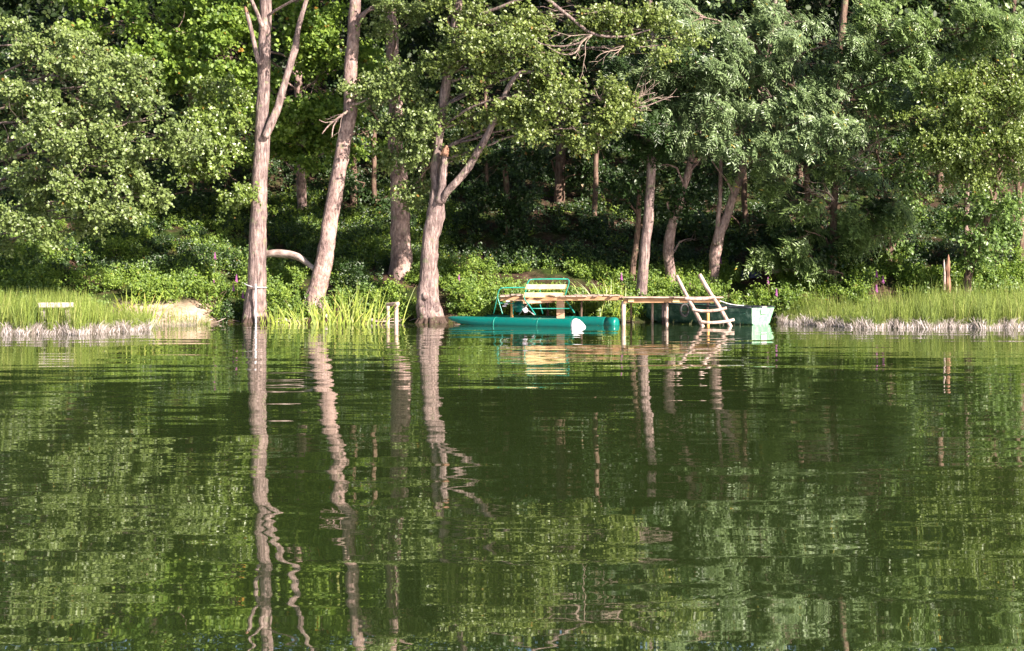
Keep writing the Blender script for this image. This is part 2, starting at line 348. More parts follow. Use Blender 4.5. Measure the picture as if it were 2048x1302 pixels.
def make_leaves(rs, C, R, OUT, kind, lscale=1.0):
    nt, nl, tl, L, wr, sc, lat, droop, comp = KIND[kind]
    J = len(C); C = np.asarray(C, 'f'); R = np.asarray(R, 'f')
    rnd = lambda *s: rs.normal(size=s).astype('f')
    td = nrm(OUT[:, None, :] * 0.7 + rnd(J, nt, 3) * 0.75 + np.array([0, 0, -droop * 0.6]))
    st = C[:, None, :] + rnd(J, nt, 3) * (R[:, None, None] * np.array([0.55, 0.5, 0.32]))
    t = (np.arange(nl) + 0.6) / nl
    tw = tl * rs.uniform(0.6, 1.25, (J, nt, 1, 1))
    P = st[:, :, None, :] + td[:, :, None, :] * t[None, None, :, None] * tw
    P[..., 2] -= droop * 0.45 * (t[None, None, :] ** 2) * tw[..., 0]
    base_n = np.array([SUNN[0] * 1.15, SUNN[1] * 1.15, 0.70])
    tn = nrm(base_n + rnd(J, nt, 3) * sc)
    if comp: Nn = tn[:, :, None, :] + rnd(J, nt, nl, 3) * 0.12
    else: Nn = tn[:, :, None, :] * 0.6 + rnd(J, nt, nl, 3) * sc + base_n * 0.5
    Nn = nrm(Nn)
    T = np.broadcast_to(td[:, :, None, :], P.shape)
    side = nrm(np.cross(Nn, T)); sgn = np.where(np.arange(nl) % 2 == 0, 1.0, -1.0)[None, None, :, None]
    D = T * 0.9 + side * sgn * lat + (0 if comp else 1) * rnd(J, nt, nl, 3) * 0.35
    if comp: D[..., 2] -= 0.35
    D = nrm(D - Nn * np.sum(D * Nn, -1, keepdims=True) * 0.8)
    if not comp: P = P + rnd(*P.shape) * 0.03
    ct = rs.uniform(0, 0.35, (J, 1, 1))
    tint = np.clip(ct + rs.uniform(0, 0.65, (J, nt, nl)), 0, 1)
    tint = np.where(rs.uniform(size=tint.shape) > 0.995, 1.0, tint * 0.975)
    Ls = L * lscale * rs.uniform(0.45, 1.35, (J, nt, nl))
    return [a.reshape(-1, a.shape[-1]) for a in (P, D, Nn)] + [Ls.ravel(), tint.ravel(), wr]
def leaf_arrays(P, D, Nn, L, tint, wr):
    n = len(P); L = L[:, None]; S_ = np.cross(D, Nn); Wd = L * wr * 0.5
    if wr < 0.4:
        V = np.stack([P, P + D * L * .42 - S_ * Wd + Nn * L * .03, P + D * L - Nn * L * .10, P + D * L * .42 + S_ * Wd + Nn * L * .03], 1)
        F = np.array([[0, 1, 2], [0, 2, 3]]); k = 4
        F = (F[None] + (np.arange(n) * k)[:, None, None]).reshape(-1, 3)
        return V.reshape(-1, 3), F, np.repeat(tint, 2), 3
    V = np.stack([P, P + D * L * .28 - S_ * Wd + Nn * L * .07, P + D * L * .72 - S_ * Wd * .85 + Nn * L * .05, P + D * L - Nn * L * .08,
                  P + D * L * .72 + S_ * Wd * .85 + Nn * L * .05, P + D * L * .28 + S_ * Wd + Nn * L * .07], 1)
    F = np.array([[0, 1, 2, 3], [0, 3, 4, 5]])
    F = (F[None] + (np.arange(n) * 6)[:, None, None]).reshape(-1, 4)
    return V.reshape(-1, 3), F, np.repeat(tint, 2), 4
LEAFCOUNT = [0]
def foliage(name, rs, C, R, OUT, kind, mat, origin, parent=None, lscale=1.0):
    P, D, Nn, L, tint, wr = make_leaves(rs, C, R, OUT, kind, lscale)
    keep = P[:, 2] > 0.02
    P, D, Nn, L, tint = P[keep], D[keep], Nn[keep], L[keep], tint[keep]
    LEAFCOUNT[0] += len(P)
    V, F, tt, fs = leaf_arrays(P, D, Nn, L, tint, wr)
    return np_mesh(name, V, F, mat, origin, parent, {'tint': ('FACE', tt)}, fs)
def blob_clumps(rs, blobs, k, rr=(0.16, 0.34)):
    Cs, Rs, Os, B = [], [], [], []
    for b in blobs:
        px, py, rx, ry, D = b[:5]; q = b[5] if len(b) > 5 else 1.0
        c = np.array(W(px, py, D)); ax = rx * S(D); az = ry * S(D); ay = 0.75 * min(ax, az) + 0.25
        n = max(3, int(k * q * math.pi * ax * az))
        g = 6; m = max(2, n // g + 1); n = m * g
        d = nrm(rs.normal(size=(m, 3))); r = rs.uniform(0.12, 1, (m, 1)) ** 0.45
        d = np.repeat(d, g, 0); r = np.repeat(r, g, 0); jit = rs.normal(size=(n, 3)) * np.array([.23, .2, .10])
        pos = jit + d * r * np.array([ax, ay, az]) * np.repeat(rs.uniform(0.85, 1.12, (m, 1)), g, 0)
        pos[:, 2] -= 0.12 * np.abs(pos[:, 0])
        Cs.append(c + pos); Rs.append(rs.uniform(*rr, n)); Os.append(nrm(d * np.array([1, 1, .6]) + np.array([0, -.25, 0]))); B.append(np.full(n, len(B)))
    return np.concatenate(Cs), np.concatenate(Rs), np.concatenate(Os), np.concatenate(B)

def tube_path(rows, D, dd=0.0):
    """rows (px, py, width px) -> (Vector, radius); dd: depth change over the path"""
    n = len(rows); out = []
    for i, r in enumerate(rows):
        Di = r[3] if len(r) > 3 else D + dd * i / max(1, n - 1)
        out.append((W(r[0], r[1], Di), r[2] * 0.5 * S(Di)))
    return out
def limb(mb, rows, seg=8, step=0.2, bump=0.12, jitter=0.0, seed=0, flare=None, cap=True):
    sp = spline(rows, step)
    if jitter:
        sp = [(p + Vector((noise.noise(p * 1.3 + Vector((seed, 0, 0))), noise.noise(p * 1.3 + Vector((0, seed, 9))), noise.noise(p * 1.3 + Vector((7, 0, seed))))) * jitter * (1 if 0 < i else 0), r) for i, (p, r) in enumerate(sp)]
    mb.tube([p for p, r in sp], [r for p, r in sp], seg, cap, bump, flare, seed)
def twig_fan(par, bark, x, y, D, ang, spread, lpx, n, seed, w=3.0):
    rs = RS(seed); mb = MB()
    for i in range(n):
        a = math.radians(ang + spread * (i / max(1, n - 1) - .5) + rs.normal() * 6); L = lpx * rs.uniform(.5, 1.1); rows = [(x, y, w)]
        sx, sy = x, y; m = 5
        for k in range(1, m + 1):
            a += rs.normal() * .28; sx += math.cos(a) * L / m; sy -= math.sin(a) * L / m; rows.append((sx, sy, w * (1 - .8 * k / m)))
            if k in (2, 3, 4):
                b = a + rs.choice([-1, 1]) * rs.uniform(.4, .9); q = L * rs.uniform(.15, .35); limb(mb, tube_path([(sx, sy, w * .5), (sx + math.cos(b) * q * .6, sy - math.sin(b) * q * .5, w * .38), (sx + math.cos(b) * q, sy - math.sin(b) * q, w * .2)], D), 4, .1, 0, .02, i)
        limb(mb, tube_path(rows, D, rs.normal() * .3), 5, .1, 0, .02, i + 50)
    mb.build('dead_twigs', M[bark], par, True)
TREES = {}
def tree(name, label, cat, trunk, D, dd=0.0, limbs=(), blobs=(), upper=(), kind='alder', mat='alder', bark='bark', k=6.5, group=None, seed=1, flare=None, bump=0.13, seg=14, lscale=1.0, tips=()):
    rows = tube_path(trunk, D, dd)
    p0 = rows[0][0].copy(); zb = min(gz(p0.x, p0.y), p0.z)
    rows = [(Vector((p0.x, p0.y, zb - 0.25)), rows[0][1])] + rows if p0.z > zb - 0.2 else rows
    base = Vector((p0.x, p0.y, max(zb, 0)))
    t = thing(name, base, label, cat, group)
    mb = MB(); limb(mb, rows, seg, 0.14, bump, 0.03, seed, (base.z, flare[0], flare[1], flare[2]) if flare else None)
    mb.build('trunk', M[bark], t, True)
    for L in limbs:
        mb = MB(); limb(mb, tube_path(L[0], L[1], L[2]), 8, 0.12, 0.16, 0.03, seed + 3)
        mb.build('branch', M[bark], t, True)
    for L in tips:                                   # torn ends
        mb = MB(); limb(mb, tube_path(L[0], L[1], 0), 7, 0.05, 0.5, 0.0, seed); mb.build('torn_end', M['torn'], t, False)
    rs = RS(seed)
    allb = list(blobs) + list(upper)
    if allb:
        top = [r[0] for r in spline(rows, 0.5)]
        tw = MB(); parts = []
        if blobs:
            C, R, O, B = blob_clumps(rs, blobs, k)
            parts.append((C, R, O, kind, lscale))
            for bi, b in enumerate(blobs):
                c = W(*b[:3][:2], b[4])
                srt = min(top, key=lambda p: (p - c).length + 1.2 * abs(p.z - (c.z - 0.8)))
                mid = (srt + c) * 0.5 + Vector((rs.normal() * .2, rs.normal() * .2, 0.25))
                limb(tw, [(srt, 0.045), (mid, 0.032), (c, 0.014)], 5, 0.3, 0, 0.10, bi, None, False)
                idx = np.where(B == bi)[0]
                for j in idx[:: 3]:
                    e = Vector(C[j]); s0 = mid.lerp(c, rs.uniform(.2, 1.0))
                    m2 = (s0 + e) * .5 + Vector(rs.normal(size=3) * 0.10)
                    limb(tw, [(s0, 0.012), (m2, 0.009), (e, 0.004)], 3, 0.35, 0, 0.08, j, None, False)
        if upper:
            C, R, O, B = blob_clumps(rs, upper, 1.15, (0.5, 0.9)); parts.append((C, R, O, 'big', 1.0))
        Vs, Fs, Ts, off = [], [], [], 0
        for C, R, O, kd, lsx in parts:
            P, Dv, Nn, L, tint, wr = make_leaves(rs, C, R, O, kd, lsx)
            LEAFCOUNT[0] += len(P)
            V, F, tt, fs = leaf_arrays(P, Dv, Nn, L, tint, wr)
            if fs == 3: F = np.concatenate([F, F[:, 2:3]], 1)[:, :3]
            Vs.append(V); Fs.append((F + off, fs)); Ts.append(tt); off += len(V)
        if len(Fs) == 2 and Fs[0][1] != Fs[1][1]:        # bring both to triangles
            nf = []; nT = []
            for (F, fs), tt in zip(Fs, Ts):
                if fs == 4: F = np.concatenate([F[:, [0, 1, 2]], F[:, [0, 2, 3]]], 0); tt = np.concatenate([tt, tt])
                nf.append(F); nT.append(tt)
            F = np.concatenate(nf); tt = np.concatenate(nT); fs = 3
        else: F = np.concatenate([f for f, _ in Fs]); tt = np.concatenate(Ts); fs = Fs[0][1]
        nl_ = len(F)
        if tw.v:
            TF = np.array(tw.f)
            if fs == 3: TF = np.concatenate([TF[:, [0, 1, 2]], TF[:, [0, 2, 3]]])
            Vs.append(np.array(tw.v)); F = np.concatenate([F, TF + off]); tt = np.concatenate([tt, np.zeros(len(TF))])
        co = np_mesh('crown', np.concatenate(Vs), F, M[mat], base, t, {'tint': ('FACE', tt)}, fs)
        if tw.v:
            co.data.materials.append(M[bark]); mi = np.zeros(len(F), 'i'); mi[nl_:] = 1; co.data.polygons.foreach_set('material_index', mi)
    TREES[name] = t
    return t

G1 = 'trees at the water edge'; G2 = 'trees standing in the wood behind the bank'
# ---- tall alder at the water, roped
tree('alder_tree', 'tall straight grey trunk at the water edge with a rope tied round it', 'tree',
     [(510, 648, 46), (510, 615, 43), (513, 570, 38), (515, 500, 35), (517, 440, 33.5), (520, 353, 32), (524, 283, 31), (526, 212, 26), (529, 100, 25), (531, 0, 24), (535, -150, 21), (540, -330, 15)], 42.0, 0.3,
     limbs=[([(530, 275, 16), (541, 250, 17), (556, 215, 16), (570, 160, 14.5), (589, 98, 15), (598, 50, 10), (612, 0, 9), (625, -60, 7), (640, -160, 4)], 41.9, 0.3),
            ([(521, 130, 10), (513, 105, 9), (503, 60, 8.5), (494, 25, 8)], 41.9, -.1),
            ([(526, 55, 9), (515, 28, 8), (503, 0, 7), (485, -50, 4)], 41.9, 0)],
     tips=[([(494, 27, 8.4), (490, 13, 4)], 41.8)],
     blobs=[(600, -95, 110, 40, 40.0, .6), (680, -60, 60, 30, 38.8, .5)], upper=[(520, -330, 170, 130, 43), (640, -260, 110, 90, 43.5), (420, -260, 110, 90, 43)], flare=(0.35, 0.42, 5), group=G1, seed=11, bark='bark', bump=.10)  # both leaf blobs are out of frame, added to throw dappled shade on trunks
TREES['leaning'] = tree('alder_tree', 'leaning furrowed trunk between the roped tree and the iris clump', 'tree',
     [(627, 604, 40), (633, 585, 38), (641, 555, 36), (651, 500, 33), (662, 440, 31), (676, 353, 30), (689, 283, 28), (699, 225, 28), (701, 150, 26), (707, 70, 25), (712, 0, 23), (728, -120, 18), (740, -280, 12)], 43.0, .4,
     limbs=[([(715, 40, 11), (735, 22, 9), (765, 5, 8), (820, -30, 5)], 43.2, -.3),
            ([(695, 222, 7), (676, 236, 4), (660, 250, 3), (645, 268, 2)], 42.8, -.4), ([(676, 238, 3), (668, 252, 2.5), (664, 275, 1.6)], 42.6, -.3), ([(668, 242, 2.5), (652, 246, 2), (638, 240, 1.4)], 42.6, -.3),
            ([(703, 208, 7), (720, 205, 4), (738, 196, 2.5)], 42.8, -.2)],
     blobs=[(840, -75, 90, 40, 41.5, .3), (780, 12, 40, 22, 42.6, .8)], upper=[(730, -260, 150, 110, 44), (620, -150, 100, 70, 44.5), (830, -150, 90, 80, 43)], flare=(0.3, 0.25, 4), group=G1, seed=12, bark='bark_r')  # first leaf blob is out of frame, added for dappled shade
tree('alder_tree', 'broad ivy-touched trunk half hidden by hanging grey-green leaves', 'tree',
     [(803, 545, 47), (803, 520, 42), (800, 440, 38), (797, 353, 35), (790, 283, 30), (791, 200, 28), (785, 100, 26), (780, 0, 22), (775, -200, 14)], 45.3, 0,
     blobs=[(775, 150, 50, 50, 42.7), (830, 200, 70, 50, 42.3), (790, 240, 60, 40, 42.3), (850, 262, 55, 50, 42.1), (805, 300, 45, 36, 42.3), (858, 320, 40, 34, 42.1), (800, 45, 60, 40, 42.7), (838, 372, 20, 26, 42.3), (735, 210, 28, 30, 42.9), (868, 110, 50, 34, 42.2)],
     upper=[(790, -130, 140, 90, 45), (880, -260, 140, 90, 44)], kind='alder', mat='alder', group=G1, seed=13, bark='bark_r', flare=(.3, .2, 4), k=8)
# ---- forked alder
TREES['forked'] = tree('alder_tree', 'gnarled forked trunk with a swollen base beside the teal pedal boat', 'tree',
     [(863, 646, 48), (858, 625, 47), (855, 598, 46), (856, 560, 36), (860, 500, 34), (867, 455, 35), (873, 415, 33), (874, 385, 25), (869, 345, 17), (875, 300, 18), (886, 212, 21), (895, 150, 21), (903, 95, 20), (909, 55, 18), (918, 0, 15), (930, -120, 11), (940, -260, 7)], 42.0, 0,
     limbs=[([(878, 405, 22), (884, 375, 17), (886, 340, 17), (889, 308, 14)], 41.8, -.15),
            ([(884, 402, 16), (895, 385, 15), (930, 343, 16), (962, 293, 14.5), (986, 244, 12.5), (1004, 198, 11), (1032, 152, 9), (1062, 143, 6.5), (1100, 150, 4)], 41.8, -1.6),
            ([(905, 162, 6), (930, 155, 5), (960, 150, 4.5), (990, 146, 4), (1032, 138, 4)], 41.8, -.6),
            ([(918, 40, 8), (960, 28, 7), (1010, 10, 7), (1060, -8, 6)], 41.9, -1.0),
            ([(1060, -30, 9), (1106, 7, 7), (1140, 35, 6.5), (1184, 67, 6), (1247, 73, 4), (1300, 60, 2.5)], 40.9, -.6),
            ([(1184, 64, 4), (1160, 84, 4), (1120, 92, 3.5), (1085, 88, 2.5), (1070, 80, 1.5)], 40.6, -.2), ([(1165, 80, 3), (1150, 105, 3), (1125, 108, 2.4), (1095, 93, 1.5)], 40.6, -.2),
            ([(1120, 145, 6), (1135, 160, 4), (1160, 180, 2.5), (1250, 213, 3), (1290, 212, 2.5), (1346, 192, 1.4)], 41, -.2),
            ([(1250, 213, 2.2), (1225, 200, 2), (1207, 184, 1.4)], 40.8, 0), ([(1240, 207, 2), (1265, 195, 2), (1310, 186, 1.2)], 40.8, 0),
            ([(1055, 160, 5), (1062, 180, 4.5), (1076, 196, 3)], 40.9, 0)],
     tips=[([(888, 312, 16), (891, 300, 14), (893, 291, 5)], 41.6)],
     blobs=[(960, 95, 75, 55, 41.2), (1030, 100, 80, 60, 40.8), (990, 175, 60, 40, 41), (1060, 190, 60, 45, 40.6), (1110, 215, 85, 50, 40.4), (1190, 205, 60, 40, 40.5), (1150, 255, 75, 28, 40.4), (1000, 45, 90, 40, 41.2), (1130, 20, 110, 28, 41), (1290, 55, 75, 35, 40.6), (1330, 90, 50, 30, 40.6), (1220, 25, 80, 28, 40.8), (945, 215, 45, 30, 41.3), (915, 300, 36, 40, 42.0), (925, 20, 70, 40, 41.6), (1090, 140, 60, 35, 40.6), (1235, 225, 30, 18, 40.4), (1055, 235, 30, 25, 40.6)],
     upper=[(980, -110, 140, 60, 41.5), (1150, -120, 130, 60, 41.5), (1060, -230, 200, 80, 42)], mat='alder_y', group=G1, seed=14, bark='bark', flare=(0.45, 0.32, 6), bump=.30, k=8.5)
twig_fan(TREES['forked'], 'twig', 1250, 213, 40.4, 14, 34, 105, 8, 1, 2.0)
twig_fan(TREES['forked'], 'twig', 1205, 203, 40.4, 150, 60, 40, 3, 2, 2.2)
twig_fan(TREES['forked'], 'twig', 1184, 70, 40.2, 188, 30, 110, 5, 3, 2.2)
twig_fan(TREES['forked'], 'twig', 1247, 92, 40.2, 200, 30, 70, 3, 4, 2.2)
def roots(t, px, D, n, L, r0, seed, arc=(3.4, 6.1)):
    rs = RS(seed); b = Vector(t.location)
    for i in range(n):
        a = arc[0] + (arc[1] - arc[0]) * (i + .5) / n + rs.normal() * .12; d = Vector((math.cos(a), math.sin(a), 0)); l = L * rs.uniform(.75, 1.2); w_ = Vector((-d.y, d.x, 0)) * rs.normal() * .08
        mb = MB(); limb(mb, [(b + d * .12 + Vector((0, 0, .62)), r0 * .8), (b + d * .26 + Vector((0, 0, .30)), r0), (b + d * (.26 + .4 * l) + w_ + Vector((0, 0, .06)), r0 * .75), (b + d * (.26 + l) + w_ * 2 + Vector((0, 0, -.16)), r0 * .3)], 8, .07, .35, .02, i + seed)
        mb.build('root', M['bark'], t, True)
ROPED = [o for o in bpy.data.objects if o.get('label', '').startswith('tall straight grey trunk')][0]
roots(ROPED, 510, 42, 6, .30, .10, 3); roots(TREES['forked'], 863, 42, 7, .34, .12, 4); roots(TREES['leaning'], 627, 43, 4, .3, .09, 5)
for i, (px, py, rr) in enumerate([(851, 592, 7), (858, 604, 6), (846, 622, 9), (872, 618, 8), (860, 630, 8), (882, 402, 6)]):
    mb = MB(); c = W(px, py, 41.72 if i < 5 else 41.85); R = rr * S(42); rows = []
    for j in range(8):
        ph = math.pi * j / 7 - math.pi / 2; rows.append([c + Vector((math.cos(a_) * math.cos(ph), math.sin(a_) * math.cos(ph), math.sin(ph) * 1.2)) * R * (1 + .25 * noise.noise(Vector((math.cos(a_), math.sin(a_), ph + i)))) for a_ in [2 * math.pi * (k % 12) / 12 for k in range(13)]])
    mb.quadstrip(rows); mb.build('burl', M['bark'], TREES['forked'], True)
# ---- trees at the jetty
tree('alder_tree', 'slender straight trunk rising behind the jetty', 'tree',
     [(1283, 598, 25), (1284, 570, 22), (1286, 530, 21), (1291, 490, 20), (1296, 440, 20.5), (1300, 380, 18), (1303, 320, 19), (1304, 270, 16), (1308, 180, 15), (1306, 90, 14), (1300, 0, 12), (1296, -200, 8)], 43.6, 0,
     blobs=[(1300, 165, 55, 50, 43), (1270, 270, 35, 35, 43.3), (1335, 230, 45, 50, 42.8), (1350, 130, 50, 50, 43), (1250, 130, 40, 30, 43.6)],
     upper=[(1300, -150, 130, 80, 44)], kind='ash', mat='dark', group=G1, seed=15, bark='bark')
tree('alder_tree', 'thin leaning stem tucked close behind the slender jetty trunk', 'tree',
     [(1265, 556, 13), (1268, 520, 12), (1276, 460, 11), (1278, 400, 10), (1284, 330, 9), (1290, 240, 6)], 45, 0, kind='dark', mat='dark',
     blobs=[(1262, 345, 50, 40, 44.6), (1240, 400, 40, 40, 45)], group=G1, seed=16, bark='bark_d', k=5)
tree('ash_tree', 'curved brown trunk leaning right above the ladder', 'tree',
     [(1341, 556, 20), (1338, 520, 20), (1337, 490, 22), (1347, 440, 18), (1361, 400, 14), (1377, 345, 15), (1392, 280, 13), (1410, 180, 10), (1425, 60, 8)], 45.3, -.5, kind='dark', mat='dark',
     blobs=[(1345, 400, 45, 40, 44.8), (1395, 300, 60, 35, 44.2), (1400, 400, 60, 50, 45.6), (1320, 330, 40, 40, 44.8), (1390, 480, 45, 50, 46.5, .7)], group=G1, seed=17, bark='bark_r', k=5.5)
tree('ash_tree', 'twin-stemmed ash with long pale feathery leaves above the rowing boat', 'tree',
     [(1427, 556, 20), (1428, 530, 21), (1431, 500, 24), (1440, 465, 22), (1455, 430, 17), (1470, 380, 16), (1492, 320, 17), (1508, 260, 15), (1530, 150, 12), (1545, 40, 10), (1560, -120, 7)], 45.3, -.6,
     limbs=[([(1431, 490, 13), (1436, 445, 9), (1440, 400, 8.5), (1441, 350, 8), (1443, 300, 7), (1450, 230, 5)], 45.0, 0), ([(1466, 385, 7), (1453, 360, 4), (1440, 345, 3), (1422, 320, 2)], 44.9, -.3)],
     blobs=[(1330, 250, 60, 60, 42.6), (1340, 150, 60, 60, 42.8), (1420, 110, 70, 50, 42.6), (1290, 210, 45, 35, 42.8), (1700, 190, 60, 60, 42), (1400, 30, 80, 40, 42.8), (1700, 80, 80, 50, 42), (1400, 190, 75, 65, 43), (1470, 165, 80, 70, 42.6), (1550, 190, 90, 70, 42.2), (1640, 230, 90, 60, 42), (1480, 260, 95, 45, 42.4), (1600, 120, 80, 60, 42.4), (1500, 70, 90, 60, 42.8), (1600, 40, 90, 50, 42.6), (1530, 308, 42, 34, 42.2), (1390, 255, 50, 35, 43), (1690, 265, 40, 35, 42), (1440, 215, 60, 40, 42.4), (1560, 265, 70, 35, 42.1)],
     upper=[(1500, -90, 150, 60, 43.5), (1600, -200, 160, 80, 44), (1400, -100, 100, 60, 44.2)], kind='ash', mat='ash', group=G1, seed=18, bark='bark_r', k=7.5)
TREES['bare'] = tree('ash_tree', 'brown trunk with crossing bare twigs in front of the dark wood at right', 'tree',
     [(1665, 575, 15), (1665, 520, 14), (1667, 440, 13), (1669, 380, 14), (1674, 300, 14), (1672, 200, 14), (1676, 120, 17), (1684, 60, 15), (1695, -50, 10)], 44.6, 0,
     limbs=[([(1684, 85, 8), (1705, 78, 7), (1730, 74, 6)], 44.2, -.4), ([(1672, 300, 5), (1700, 320, 4), (1740, 290, 3), (1790, 270, 2)], 44, -.3), ([(1670, 380, 4), (1720, 345, 3), (1765, 335, 2.4), (1810, 310, 1.6)], 44, -.3),
            ([(1668, 400, 3), (1640, 420, 2.5), (1600, 330, 2), (1585, 325, 1.4)], 44, -.3), ([(1735, 228, 3), (1755, 230, 6), (1768, 245, 4), (1775, 256, 2)], 43.8, 0), ([(1700, 180, 5), (1735, 228, 3), (1752, 260, 2.5), (1760, 300, 2)], 44.1, -.2), ([(1690, 360, 2.4), (1730, 370, 2.4), (1768, 385, 2)], 43.8, 0)],
     blobs=[(1770, 190, 60, 60, 42.6), (1770, 110, 70, 50, 42), (1780, 45, 80, 40, 41.6), (1850, 60, 80, 50, 41.6), (1820, 250, 45, 50, 42.6), (1700, 340, 60, 36, 43.6, .7), (1640, 380, 50, 40, 43.6, .7), (1740, 420, 60, 30, 43.8, .7), (1610, 460, 50, 36, 43.8, .7), (1690, 480, 50, 30, 43.8, .9), (1770, 470, 60, 30, 43.8, .9), (1580, 400, 50, 40, 43.8, .8), (1560, 500, 40, 30, 44, .8), (1640, 540, 40, 26, 43.8, .8), (1800, 400, 50, 30, 43.6, .8), (1540, 350, 45, 30, 43.8, .8), (1930, 60, 80, 50, 41.4), (2010, 50, 70, 50, 41.2), (1870, 140, 60, 40, 41.8)],
     upper=[(1800, -110, 200, 70, 44), (2000, -120, 150, 80, 43)], kind='ash', mat='ash_y', group=G1, seed=19, bark='bark_d', k=8.5)
tree('willow_tree', 'dense rounded olive crown hanging low at the right edge', 'tree',
     [(1934, 566, 17), (1942, 535, 16), (1955, 490, 15), (1966, 460, 14), (1976, 430, 13), (1994, 364, 12), (2008, 280, 12), (2020, 150, 10), (2030, 0, 8)], 43.4, -.5,
     blobs=[(1890, 235, 60, 60, 41), (1920, 190, 70, 60, 41), (1965, 250, 85, 70, 40.6), (2030, 230, 70, 85, 40.4), (2000, 320, 70, 45, 40.6), (1930, 300, 65, 40, 40.8), (1900, 295, 50, 35, 41), (1975, 315, 60, 35, 40.8), (1995, 150, 70, 50, 41), (2045, 150, 45, 60, 40.8), (1945, 165, 45, 40, 41.2), (2045, 310, 40, 45, 41), (1870, 285, 30, 30, 41.2), (1935, 340, 30, 22, 41)],
     upper=[(2100, -40, 80, 120, 42), (2120, 200, 60, 100, 41.5)], kind='olive', mat='olive', group=G1, seed=20, bark='bark_d', k=13)
tree('willow_tree', 'upright brown stem standing just left of the leaning trunk by the broken stump', 'tree',
     [(1934, 546, 11), (1935, 500, 11), (1933, 450, 11), (1934, 400, 10), (1934, 357, 9), (1936, 280, 7)], 45.4, 0,
     blobs=[(1960, 400, 38, 32, 43.2), (1925, 440, 32, 26, 43.2), (1975, 470, 34, 30, 43), (1940, 500, 34, 22, 43), (2010, 420, 30, 30, 43)], kind='dark', mat='pale', group=G1, seed=21, bark='bark_r', k=5.5)
twig_fan(TREES['leaning'], 'bark', 686, 228, 42.4, 214, 40, 58, 3, 5, 1.9)
twig_fan(TREES['bare'], 'twig', 1674, 340, 43.4, 20, 70, 120, 6, 6, 2.4)
twig_fan(TREES['bare'], 'twig', 1668, 400, 43.4, 150, 60, 90, 4, 7, 2.2)
# ---- left side
tree('alder_tree', 'big grey-green alder crown leaning over the water at the far left', 'tree',
     [(-70, 600, 40), (-60, 450, 34), (-50, 300, 30), (-30, 100, 26), (-20, -100, 18)], 42.5, -.5,
     blobs=[(120, 150, 100, 60, 40.4), (60, 90, 90, 55, 41), (240, 170, 95, 60, 39.8), (60, 240, 100, 75, 40.2), (180, 260, 110, 65, 39.6), (290, 240, 80, 55, 39.6), (90, 350, 105, 55, 40), (220, 330, 95, 40, 39.5), (320, 315, 60, 35, 39.8), (110, 420, 95, 45, 40.2), (200, 400, 50, 26, 39.8), (245, 425, 30, 12, 39.8), (20, 420, 60, 50, 40.4), (190, 100, 60, 30, 40.2), (350, 270, 40, 30, 39.8), (283, 395, 18, 30, 40.2), (60, 470, 90, 30, 40.4, .7)],
     upper=[(60, -60, 150, 70, 42), (-120, 200, 80, 200, 41), (100, -200, 180, 80, 43)], group=G1, seed=22, k=8)
tree('alder_tree', 'lighter green young alder between the big left crown and the roped trunk', 'tree',
     [(379, 392, 15), (378, 350, 15), (380, 250, 13), (385, 120, 10)], 51.5, -6,
     blobs=[(420, 210, 65, 40, 42.6), (470, 250, 40, 50, 42.4), (410, 270, 55, 40, 42.4), (450, 310, 50, 38, 42.3), (400, 330, 45, 22, 42.3), (492, 375, 16, 45, 42.3), (370, 300, 40, 25, 42.2), (450, 160, 45, 35, 43)], mat='alder_g', group=G1, seed=23, bark='bark_d', k=9)
tree('maple_tree', 'sunlit yellow-green maple standing behind the roped trunk', 'tree',
     [(603, 390, 20), (603, 330, 19), (600, 260, 17), (596, 150, 15), (590, 0, 12)], 51.0, -1.5,
     blobs=[(340, 60, 110, 60, 46), (430, 110, 90, 70, 46), (330, 130, 90, 50, 46), (470, 30, 90, 50, 46.5), (580, 80, 70, 80, 46.5), (640, 150, 60, 80, 46.5), (570, 210, 60, 60, 46.5), (640, 60, 60, 60, 47), (600, 290, 60, 45, 47), (460, 190, 60, 40, 46.5), (220, 40, 100, 50, 46), (655, 240, 50, 60, 47), (740, 120, 45, 80, 47), (560, 310, 40, 50, 48, .8), (740, 290, 30, 50, 48, .7)],
     upper=[(400, -90, 200, 90, 47), (600, -100, 150, 80, 48), (750, -80, 100, 90, 48), (500, -230, 260, 90, 49)], kind='maple', mat='maple', bark='bark_r', group=G2, seed=24, k=9, lscale=1.1)
